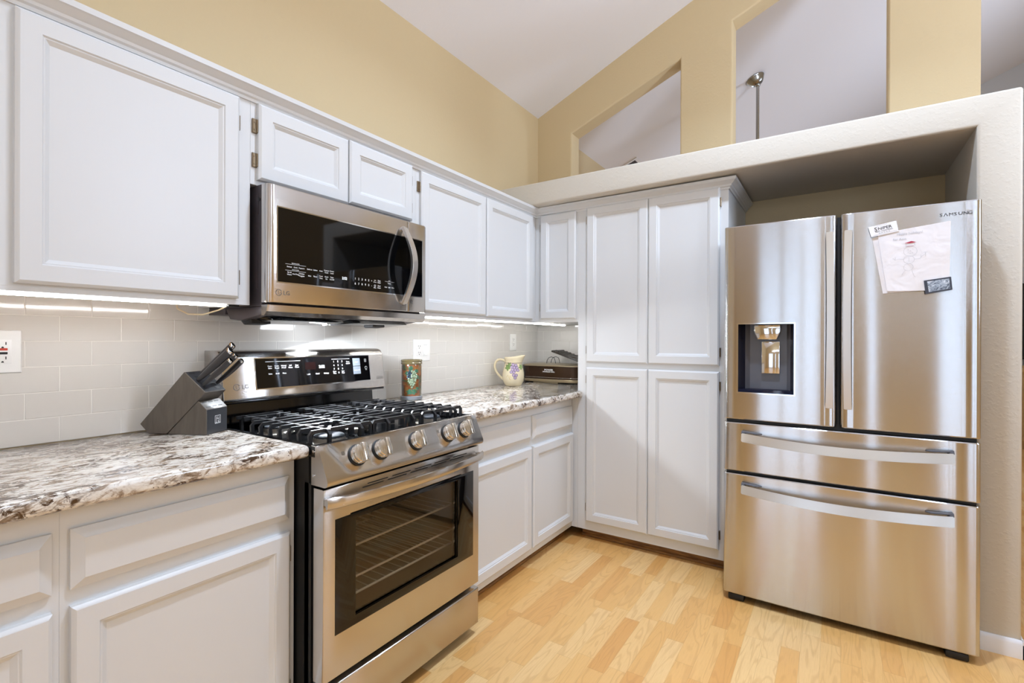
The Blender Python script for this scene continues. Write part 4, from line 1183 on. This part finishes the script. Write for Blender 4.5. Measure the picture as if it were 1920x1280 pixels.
# ---------------------------------------------------------------- things on the worktops and walls
ZC = .9168
def build_knives():
    u = Vector((.896, .445, 0)); w = Vector((-.445, .896, 0)); p0 = Vector((.272, -2.584, 0)); zz = Vector((0, 0, 1))
    def S(s, z, t=0.): return p0 + u*s + zz*z + w*t
    t = thing('knife_block', 'slanted dark wooden knife block on the worktop left of the range', 'knife block', tuple(S(-.1, ZC, .048)))
    prof = [(-.239, .948), (-.207, ZC+.0006), (-.1425, ZC+.0006), (-.004, 1.0555), (-.080, 1.1215)]
    bm = bmnew(); prism(bm, [S(s, z) for s, z in prof], w*.096, .0012, 1)
    main = obj('slanted_block', bm, 'block', t)
    bm = bmnew(); prism(bm, [S(s, z) for s, z in ((-.1395, ZC+.0006), (-.030, 1.0275), (0, 1.0), (0, ZC+.0006))], w*.096, .0012, 1)
    fr = obj('front_block', bm, 'block', t)
    bm = bmnew(); box_ = [S(-.19, ZC+.0001), S(-.01, ZC+.0001), S(-.01, ZC+.0008), S(-.19, ZC+.0008)]; prism(bm, [q+w*.004 for q in box_], w*.088); obj('base_pad', bm, 'black_matte', t)
    # dark top faces, slots
    d = Vector(S(-.004, 1.0555)-S(-.080, 1.1215)); L_ = d.length; d.normalize(); n = d.cross(w)*-1
    if n.z < 0: n = -n
    E0 = S(-.080, 1.1215)
    def T(v, tt, h=0.): return E0 + d*v + w*tt + n*h
    bm = bmnew(); prism(bm, [T(.003, .003), T(L_-.003, .003), T(L_-.003, .093), T(.003, .093)], n*.0006); obj('top_face', bm, 'block_dark', main)
    bm = bmnew()
    for v, a, b, k in ((.010, .012, .036, .0035), (.085, .060, .080, .010), (.028, .02, .05, .005), (.046, .012, .04, .005), (.062, .02, .045, .005), (.062, .058, .078, .005)):
        prism(bm, [T(v-k/2, a, .0005), T(v+k/2, a, .0005), T(v+k/2, b, .0005), T(v-k/2, b, .0005)], n*.0006)
    obj('slots', bm, 'black_matte', main)
    g = Vector(S(0, 1.0)-S(-.030, 1.0275)); gl = g.length; g.normalize(); n2 = g.cross(w)
    if n2.z < 0: n2 = -n2
    G0 = S(-.030, 1.0275)
    bm = bmnew()
    for v in (.25, .75):
        for tt in (.018, .046, .072):
            c = G0 + g*gl*v + w*tt
            prism(bm, [c-w*.009-g*.0018, c+w*.009-g*.0018, c+w*.009+g*.0018, c-w*.009+g*.0018], n2*.0005)
    obj('steak_knife_slots', bm, 'black_matte', fr)
    bm = bmnew(); q = S(.0006, .962, .050); a, b = w, zz
    prism(bm, [S(.0001, ZC+.002, .002), S(.0001, ZC+.002, .094), S(.0001, .998, .094), S(.0001, .998, .002)], u*.0004); obj('dark_front', bm, 'block_dark', fr)
    bm = bmnew(); n3 = u; h = .0125
    q = S(.0009, .962, .050)
    stroke(bm, [q-a*h-b*h, q+a*h-b*h, q+a*h+b*h, q-a*h+b*h, q-a*h-b*h], .0022, n3)
    for pl in ([(-.006, -.010), (-.006, .009)], [(.006, -.010), (.006, .009)], [(-.006, .002), (.006, .002)], [(-.002, .009), (-.002, .004)], [(.002, -.010), (.002, -.003)], [(-.009, -.010), (-.003, -.010)], [(.003, -.010), (.009, -.010)]):
        stroke(bm, [q+a*x+b*y for x, y in pl], .0018, n3)
    obj('emblem', bm, 'emblem_light', fr, 0)
    # knives
    ax_ = (u*.765+zz*.644).normalized()
    specs = [(.017, .058, .151, .0120, 'black knife handle with steel cap, rearmost and highest in the block'),
             (.045, .016, .1526, .0130, 'thick black knife handle with steel cap, nearest the camera and highest on that side'),
             (.052, .055, .133, .0100, 'black knife handle half hidden in the middle of the block, between four others'),
             (.0717, .0125, .1305, .0100, 'short black knife handle at the front of the block, lower left'),
             (.0694, .078, .1234, .0100, 'black knife handle farthest right in the block, next to the range')]
    for v, tt, ln, r, lab in specs:
        o = T(v, tt, .0035)
        k = thing('kitchen_knife', lab, 'knife', tuple(o), 'knives in the block')
        bm = bmnew(); N_ = 9; R = []
        side = ax_.cross(w).normalized()
        prof2 = [(0, .55, 0), (.04, .62, .0), (.2, .75, .001), (.4, .92, .003), (.6, 1.0, .004), (.8, 1.0, .002), (.93, .98, -.001), (.94, .96, -.001)]
        for f, rr, bend in prof2:
            c = o + ax_*ln*f + side*bend*-.35
            R.append([bm.verts.new(c + w*(r*.62*rr*math.cos(6.2832*q/14)) + side*(r*rr*math.sin(6.2832*q/14))) for q in range(14)])
        for A, B in zip(R, R[1:]):
            for q in range(14): bm.faces.new((A[q], A[(q+1) % 14], B[(q+1) % 14], B[q]))
        bm.faces.new(R[0]); bm.faces.new(R[-1])
        obj('handle', bm, 'handle_black', k, 50)
        bm = bmnew(); R = []
        for f, rr in ((.9405, .97), (.985, .98), (1.0, .86)):
            c = o + ax_*ln*f + side*.001
            R.append([bm.verts.new(c + w*(r*.64*rr*math.cos(6.2832*q/14)) + side*(r*1.02*rr*math.sin(6.2832*q/14))) for q in range(14)])
        for A, B in zip(R, R[1:]):
            for q in range(14): bm.faces.new((A[q], A[(q+1) % 14], B[(q+1) % 14], B[q]))
        bm.faces.new(R[0]); bm.faces.new(R[-1])
        obj('end_cap', bm, 'chrome', k, 50)
build_knives()

def build_vase():
    cx, cy = .128, -1.515
    t = thing('vase', 'cylindrical brown and green glazed vase with raised grapes beside the range', 'vase', (cx, cy, ZC))
    bm = bmnew(); lathe(bm, [(.050, .022), (.0505, .03), (.0515, .10), (.0515, .178), (.050, .184), (.046, .184), (.046, .03), (0, .03), (0, .022)], (cx, cy, ZC), 48)
    body = obj('body', bm, 'vase', t)
    bm = bmnew(); lathe(bm, [(.0515, .184), (.0545, .187), (.0555, .192), (.0530, .196), (.0545, .199), (.0555, .204), (.0530, .209), (.0480, .209), (.0465, .204), (.0465, .184)], (cx, cy, ZC), 48); bm2 = bm; obj('rim', bm2, 'vase_rim', t)
    bm = bmnew(); lathe(bm, [(0, .0004), (.050, .0004), (.0555, .004), (.0575, .010), (.0560, .016), (.0570, .019), (.0530, .0225), (0, .0225)], (cx, cy, ZC), 48); obj('foot', bm, 'vase_foot', t)
    # relief on the side towards the camera
    ph0 = math.atan2(-3.378-cy, 1.974-cx)
    def on(du, z, r=.0525): 
        ph = ph0 + du/.052
        return Vector((cx+r*math.cos(ph), cy+r*math.sin(ph), ZC+z))
    rnd = random.Random(3)
    g1, g2 = bmnew(), bmnew()
    pts = []
    for rw, (z, k) in enumerate(((.150, 3), (.140, 4), (.130, 5), (.120, 5), (.110, 4), (.100, 4), (.090, 3), (.080, 2), (.070, 1))):
        for i in range(k): pts.append(((i-(k-1)/2)*.0105+.002*rnd.uniform(-1, 1)+.002, z+rnd.uniform(-.002, .002)))
    for du, z in pts:
        tgt = g2 if (du < -.004 and z > .112) else g1
        ball(tgt, on(du, z), .0064, 2)
    obj('grape_relief', g1, 'vase_grape', body, 60); obj('blue_grape_relief', g2, 'vase_grape_blue', body, 60)
    for du, z, s, an in ((-.022, .140, 1, .6), (.024, .150, 1, -.5), (.030, .120, .9, .3), (-.004, .166, 1, 0), (-.010, .045, 1.2, .4), (.012, .046, 1.2, -.3), (.030, .060, .8, 0)):
        bm = bmnew(); K = 12; ring = []
        for q in range(K):
            th = 6.283*q/K; rr = s*(.013+.004*math.cos(5*th))
            ring.append(bm.verts.new(on(du+rr*math.cos(th+an), z+rr*math.sin(th+an)*.9, .0518)))
        cc = bm.verts.new(on(du, z, .0555))
        for q in range(K): bm.faces.new((ring[q], ring[(q+1) % K], cc))
        obj('leaf_relief', bm, 'vase_leaf', body, 30)
    bm = bmnew()
    for off in (0, 1): tube(bm, [on(-.020+.006*k+off*.025, .10-.012*k+.01*math.sin(k*1.4), .0530) for k in range(6)], .0014, 6)
    obj('tendril_relief', bm, 'vase_rim', body, 40)
build_vase()

def build_pitcher():
    cx, cy = .142, -.565
    t = thing('pitcher', 'cream ceramic pitcher painted with purple grapes near the wall corner', 'pitcher', (cx, cy, ZC))
    r_ = Vector((.836, .548, 0)); f_ = Vector((.548, -.836, 0))    # spout direction, towards the room
    prof = [(0, .0005), (.046, .0005), (.052, .003), (.060, .014), (.070, .035), (.0745, .058), (.0735, .085), (.0680, .112), (.0610, .135), (.0570, .152), (.0570, .166), (.0600, .182), (.0625, .192), (.0600, .195), (.0570, .192), (.0535, .168), (.0540, .152), (.0640, .110), (.0700, .060), (.0560, .016), (0, .010)]
    bm = bmnew(); vs = lathe(bm, prof, (0, 0, 0), 56)
    for v in vs:   # pull the lip into a spout on the right, higher there
        rr = math.hypot(v.co.x, v.co.y)
        if v.co.z > .15 and rr > 1e-4:
            dr = Vector((v.co.x, v.co.y, 0))/rr
            c = max(0, dr.dot(r_)); k = (v.co.z-.15)/.045
            s = c**10*k
            v.co += dr*.020*s + Vector((0, 0, 1))*(.016*k*max(0, dr.dot(r_)*.6+.4)**2)
    bmesh.ops.translate(bm, vec=(cx, cy, ZC), verts=vs)
    body = obj('body', bm, 'cream', t, 60)
    bm = bmnew(); pts = []
    for s, z in ((-.054, .166), (-.072, .178), (-.098, .180), (-.118, .165), (-.126, .140), (-.122, .112), (-.108, .086), (-.090, .064), (-.070, .045)): pts.append(Vector((cx, cy, ZC+z))+r_*s)
    pp = []
    for i in range(len(pts)-1):
        for k in range(3): 
            a0, a1, a2, a3 = pts[max(i-1, 0)], pts[i], pts[i+1], pts[min(i+2, len(pts)-1)]; q = k/3
            pp.append(.5*((2*a1)+(a2-a0)*q+(2*a0-5*a1+4*a2-a3)*q*q+(3*a1-a0-3*a2+a3)*q**3))
    pp.append(pts[-1]); tube(bm, pp, .0075, 12); obj('handle', bm, 'cream', t, 60)
    bm = bmnew(); tube(bm, [(cx+.0575*math.cos(6.2832*k/48), cy+.0575*math.sin(6.2832*k/48), ZC+.157) for k in range(48)], .0016, 6, closed=True); obj('neck_line', bm, 'brown_line', body, 60)
    ph0 = math.atan2(-3.378-cy, 1.974-cx)
    op = prof[1:14]
    def rad(z):
        for (r0, z0), (r1, z1) in zip(op, op[1:]):
            if z0 <= z <= z1: return r0+(r1-r0)*(z-z0)/max(z1-z0, 1e-6)
        return .06
    def on(du, z, h=.0008):
        R = rad(z)+h; ph = ph0+math.asin(max(-.98, min(.98, du/R)))
        return Vector((cx+R*math.cos(ph), cy+R*math.sin(ph), ZC+z))
    gr, gl = bmnew(), bmnew()
    for du, z in ((-.002, .147), (.017, .142), (-.010, .132), (.007, .129), (.024, .127), (-.006, .114), (.013, .111), (.031, .110), (-.014, .098), (.004, .097), (.002, .078), (.020, .077), (.012, .060)):
        K = 18
        cv = gr.verts.new(on(du, z, .0016)); ring = [gr.verts.new(on(du+.0098*math.cos(6.2832*q/K), z+.0098*math.sin(6.2832*q/K), .0009)) for q in range(K)]
        for q in range(K): gr.faces.new((ring[q], ring[(q+1) % K], cv))
        pts = [on(du+.0096*math.cos(6.2832*q/K), z+.0096*math.sin(6.2832*q/K), .0016) for q in range(K)]
        tube(gl, pts, .0011, 5, closed=True)
    obj('painted_grapes', gr, 'grape', body, 60); obj('grape_outlines', gl, 'grape_line', body, 60)
    lf, ll, td = bmnew(), bmnew(), bmnew()
    for du, z, s in ((-.038, .128, 1.0), (-.026, .146, .8), (.052, .132, .9)):
        K = 20; ring = []
        P_ = []
        for q in range(K):
            th = 6.283*q/K; rr = s*(.014+.0045*math.cos(5*th+1.57)); P_.append((du+rr*math.cos(th), z+1.25*rr*math.sin(th)))
        cv = lf.verts.new(on(du, z, .0014)); ring = [lf.verts.new(on(a, b, .0009)) for a, b in P_]
        for q in range(K): lf.faces.new((ring[q], ring[(q+1) % K], cv))
        tube(ll, [on(a, b, .0013) for a, b in P_], .0008, 5, closed=True)
    for pl in ([(-.046, .062), (-.036, .078), (-.028, .066), (-.020, .076), (-.016, .060)], [(-.028, .066), (-.024, .050), (-.014, .046)]): tube(td, [on(a, b, .001) for a, b in pl], .0011, 5)
    obj('painted_leaves', lf, 'leaf', body, 60); obj('leaf_outlines', ll, 'leaf_dark', body, 60); obj('painted_tendrils', td, 'tendril', body, 60)
build_pitcher()

def rrect(x0, x1, y0, y1, r, z, n=6):
    P = []
    for cx, cy, a in ((x1-r, y1-r, 0), (x0+r, y1-r, 1), (x0+r, y0+r, 2), (x1-r, y0+r, 3)):
        for k in range(n+1):
            t = math.pi/2*(a+k/n); P.append((cx+r*math.cos(t), cy+r*math.sin(t), z))
    return P
def stack(bm, secs):
    R = [[bm.verts.new(p) for p in s] for s in secs]
    for A, B in zip(R, R[1:]):
        for k in range(len(A)):
            q = (k+1) % len(A); bm.faces.new((A[k], A[q], B[q], B[k]))
    bm.faces.new(R[0][::-1]); bm.faces.new(R[-1])
def build_grill():
    x0, x1, y0, y1 = .012, .475, -.262, -.012
    t = thing('electric_grill', 'dark brown electric countertop grill with domed lid in the worktop corner', 'grill', ((x0+x1)/2, (y0+y1)/2, ZC))
    def sec(i, z): return rrect(x0+i, x1-i, y0+i, y1-i, .055-i*.5, z)
    bm = bmnew(); stack(bm, [sec(.012, ZC+.008), sec(.004, ZC+.012), sec(.001, ZC+.026), sec(.003, ZC+.030)]); obj('base', bm, 'grill_tan', t)
    for x in (x0+.06, x1-.06):
        for y in (y0+.05, y1-.05):
            bm = bmnew(); lathe(bm, [(0, .0005), (.014, .0005), (.014, .008), (0, .008)], (x, y, ZC), 14); obj('foot', bm, 'black_matte', t)
    bm = bmnew(); box(bm, x0+.10, x1-.16, y0+.016, y0+.03, ZC+.001, ZC+.0079); obj('drip_tray', bm, 'grill_tan', t)
    bm = bmnew(); stack(bm, [sec(.006, ZC+.0305), sec(.003, ZC+.033), sec(.003, ZC+.041), sec(.006, ZC+.042), sec(.006, ZC+.122)]); bd = obj('body', bm, 'grill_brown', t)
    bm = bmnew(); stack(bm, [sec(.001, ZC+.041), sec(.000, ZC+.0425), sec(.001, ZC+.0440)]); obj('trim_band', bm, 'chrome', bd)
    bm = bmnew(); stack(bm, [sec(.004, ZC+.1225), sec(-.001, ZC+.124), sec(-.001, ZC+.130), sec(.012, ZC+.134), sec(.05, ZC+.140), sec(.10, ZC+.142)]); lid = obj('lid', bm, 'grill_tan', t)
    bm = bmnew(); text_into(bm, 'POWER', (.245, y0+.0052, ZC+.092), (1, 0, 0), (0, 0, 1), .011, 'CENTER', wide=1.3, bold=.02); text_into(bm, 'SMOKELESS GRILL', (.245, y0+.0052, ZC+.080), (1, 0, 0), (0, 0, 1), .008, 'CENTER', wide=1.1, bold=.02); obj('lettering', bm, 'print_white', bd, 0)
    # loose griddle plate lying tilted on the lid, with its wire loops
    g = thing('griddle_plate', 'dark ridged griddle plate with wire loops lying tilted on top of the grill', 'griddle', (.36, -.14, ZC+.155))
    d = Vector((.954, 0, -.30)).normalized(); n = Vector((.30, 0, .954)).normalized(); o = Vector((.247, -.225, ZC+.227))
    bm = bmnew(); prism(bm, [o, o+d*.258, o+d*.258+n*.013, o+n*.013], (0, .17, 0), .003)
    for k in range(8): prism(bm, [o+d*(.012+.03*k)+n*.0125, o+d*(.018+.03*k)+n*.0125, o+d*(.018+.03*k)+n*.0165, o+d*(.012+.03*k)+n*.0165], (0, .17, 0))
    pl = obj('plate', bm, 'grill_dark', g)
    bm = bmnew()
    for y in (-.245, -.18):
        s0 = Vector((.222, y, ZC+.1445)); tube(bm, [s0, s0+Vector((.005, 0, .022)), s0+Vector((.018, 0, .040)), s0+Vector((.040, 0, .047)), s0+Vector((.062, 0, .040)), s0+Vector((.070, 0, .020)), s0+Vector((.074, 0, .0005))], .0022, 8)
    y = -.226; s0 = Vector((.275, y, ZC+.226)); tube(bm, [s0, s0+Vector((.004, 0, .012)), s0+Vector((.022, 0, .014)), s0+Vector((.036, 0, .006)), s0+Vector((.040, 0, -.012))], .002, 8)
    obj('wire_loop', bm, 'black_matte', g)
build_grill()

def build_outlets():
    X = .0066
    def plate(name, label, y0, y1, z0, z1, w=.0055):
        t = thing(name, label, 'outlet', (X, (y0+y1)/2, z0), 'white wall plates on the backsplash')
        bm = bmnew(); loops(bm, 'x', X, (y0, y1, z0, z1), [(0, 0), (0, w*.5), (.002, w*.9), (.005, w)]); obj('cover_plate', bm, 'outlet', t)
        return t, X+w
    def slots(par, xs, yc, zc, face):
        bm = bmnew()
        box(bm, face-.0004, face+.0004, yc-.0075, yc-.0055, zc-.001, zc+.008); box(bm, face-.0004, face+.0004, yc+.0055, yc+.0078, zc-.001, zc+.007)
        prism(bm, [(face-.0004, yc+.0028*math.cos(3.1416*k/8), zc-.010+.0045*math.sin(3.1416*k/8)) for k in range(9)], (.0008, 0, 0))
        obj('socket_slots', bm, 'black_matte', par, 0)
    t, f = plate('power_outlet', 'white outlet plate with red and black test buttons at the left edge', -3.043, -2.963, 1.131, 1.252)
    yc, zc = -3.003, 1.1915
    bm = bmnew(); loops(bm, 'x', f-.001, (yc-.0185, yc+.0185, zc-.034, zc+.034), [(0, 0), (0, .0025), (.001, .003)]); r = obj('receptacle', bm, 'outlet', t); F = f+.002
    slots(r, 0, yc, zc+.020, F); slots(r, 0, yc, zc-.021, F)
    for z, mt, nm in ((zc+.0065, 'red_button', 'reset_button'), (zc-.0045, 'black_matte', 'test_button')):
        bm = bmnew(); box(bm, F-.0005, F+.0014, yc-.010, yc+.010, z-.0032, z+.0032, .0006, 1); obj(nm, bm, mt, r)
    t, f = plate('power_outlet', 'wide white plate with outlet and rocker switch behind the vase', -1.382, -1.248, 1.108, 1.231)
    for y, kind in ((-1.340, 0), (-1.290, 1)):
        zc = 1.1695
        bm = bmnew(); loops(bm, 'x', f-.001, (y-.0185, y+.0185, zc-.034, zc+.034), [(0, 0), (0, .0025), (.001, .003)]); r = obj('receptacle' if not kind else 'switch_frame', bm, 'outlet', t)
        if not kind: slots(r, 0, y, zc+.020, f+.002); slots(r, 0, y, zc-.016, f+.002)
        else:
            bm = bmnew(); prism(bm, [(f+.0015, y-.014, zc-.028), (f+.0060, y-.014, zc-.028), (f+.0030, y-.014, zc), (f+.0022, y-.014, zc+.028), (f+.0015, y-.014, zc+.028)], (0, .028, 0), .0006, 1); obj('rocker_switch', bm, 'outlet', r)
            bm = bmnew(); box(bm, f+.0018, f+.0023, y-.0150, y+.0150, zc+.0282, zc+.0300); obj('gap_line', bm, 'print_grey', r, 0)
    t, f = plate('power_outlet', 'narrow white outlet plate above the pitcher, near the corner', -.406, -.324, 1.152, 1.273)
    yc, zc = -.365, 1.2125
    bm = bmnew(); loops(bm, 'x', f-.001, (yc-.0185, yc+.0185, zc-.034, zc+.034), [(0, 0), (0, .0025), (.001, .003)]); r = obj('receptacle', bm, 'outlet', t)
    slots(r, 0, yc, zc+.019, f+.002); slots(r, 0, yc, zc-.016, f+.002)
build_outlets()

# ---------------------------------------------------------------- far room seen through the openings
def build_far_room():
    fx, fy = 1.372, 1.46; zc = ceil_z(fx)
    t = thing('ceiling_fan', 'brushed metal ceiling fan downrod with sloped canopy seen through the big opening', 'ceiling fan', (fx, fy, zc))
    n = Vector((CES, 0, -1)).normalized()
    rot = Vector((0, 0, 1)).rotation_difference(n).to_matrix().to_4x4()
    bm = bmnew(); vs = lathe(bm, [(0, .001), (.075, .001), (.077, .006), (.075, .012), (.070, .016), (.062, .034), (.046, .056), (.030, .066), (0, .068)], (0, 0, 0), 36, rot); bmesh.ops.translate(bm, vec=(fx, fy, zc), verts=vs)
    obj('canopy', bm, 'nickel', t, 40)
    bm = bmnew(); ball(bm, (fx+.022, fy, zc-.062), .024, 2); tube(bm, [(fx+.022, fy, zc-.07), (fx+.022, fy, 2.62)], .0135, 16); obj('downrod', bm, 'nickel', t)
    bm = bmnew(); lathe(bm, [(0, 2.62), (.05, 2.62), (.10, 2.58), (.12, 2.52), (.10, 2.46), (0, 2.44)], (fx+.022, fy, 0), 32); obj('motor_housing', bm, 'nickel', t)
    for k in range(5):
        a = .4+k*1.2566; d = Vector((math.cos(a), math.sin(a), 0)); s = Vector((-d.y, d.x, .12)).normalized()
        c = Vector((fx+.022, fy, 2.50)); bm = bmnew()
        prism(bm, [c+d*.11-s*.03, c+d*.22-s*.06, c+d*.62-s*.07, c+d*.64+s*.05, c+d*.22+s*.06, c+d*.11+s*.03], (0, 0, .008)); obj('blade', bm, 'tan_wood', t)
    # ceiling register
    t = thing('ceiling_vent', 'small dark louvered vent on the far sloped ceiling, left of the fan', 'vent', (.16, 1.66, ceil_z(.16)))
    e = Vector((1, 0, CES)).normalized(); f = Vector((0, 1, 0)); o = Vector((.275, 1.511, ceil_z(.275))) + n*.0005
    def K(a, b, c=0.): return o - e*a + f*b + n*c
    bm = bmnew()
    for q in ([(0, 0), (.25, 0), (.22, .03), (.03, .03)], [(.25, 0), (.25, .30), (.22, .27), (.22, .03)], [(.25, .30), (0, .30), (.03, .27), (.22, .27)], [(0, .30), (0, 0), (.03, .03), (.03, .27)]):
        prism(bm, [K(a, b) for a, b in q], n*.008)
    obj('frame', bm, 'ceiling', t, 0)
    bm = bmnew(); prism(bm, [K(a, b) for a, b in ((.03, .03), (.22, .03), (.22, .27), (.03, .27))], n*.001); obj('duct_opening', bm, 'black_matte', t, 0)
    for k in range(7):
        bm = bmnew(); y = .045+.034*k; prism(bm, [K(.03, y, .0015), K(.03, y+.012, .0015), K(.03, y+.022, .007), K(.03, y+.020, .007)], -e*.19); obj('louver', bm, 'side_dark', t, 0)
    # media wall glimpsed past the column
    t = thing('media_cabinet', 'tan wooden media cabinet glimpsed past the right column edge', 'cabinet', (4.05, 4.75, 0))
    bm = bmnew(); box(bm, 3.70, 4.56, 4.55, 4.985, .06, .95, .005, 1); box(bm, 3.72, 4.54, 4.58, 4.96, .001, .06); obj('cabinet_body', bm, 'tan_wood', t)
    for a, b in ((3.71, 4.12), (4.14, 4.55)):
        bm = bmnew(); loops(bm, 'y', 4.55, (a, b, .09, .93), DOOR); d = obj('door', bm, 'tan_wood', t, 20)
        bm = bmnew(); ball(bm, ((b-.04 if a < 4 else a+.04), 4.515, .55), .013); obj('knob', bm, 'nickel', d)
    t = thing('television', 'black flat television above the tan cabinet past the right column', 'television', (4.1, 4.8, .951))
    bm = bmnew(); box(bm, 3.72, 4.54, 4.80, 4.85, 1.02, 1.92, .006, 1); obj('screen', bm, 'tv', t)
    bm = bmnew(); box(bm, 4.0, 4.26, 4.72, 4.92, .9515, .965, .003, 1); box(bm, 4.09, 4.17, 4.81, 4.84, .965, 1.02); obj('stand', bm, 'black_matte', t)
build_far_room()
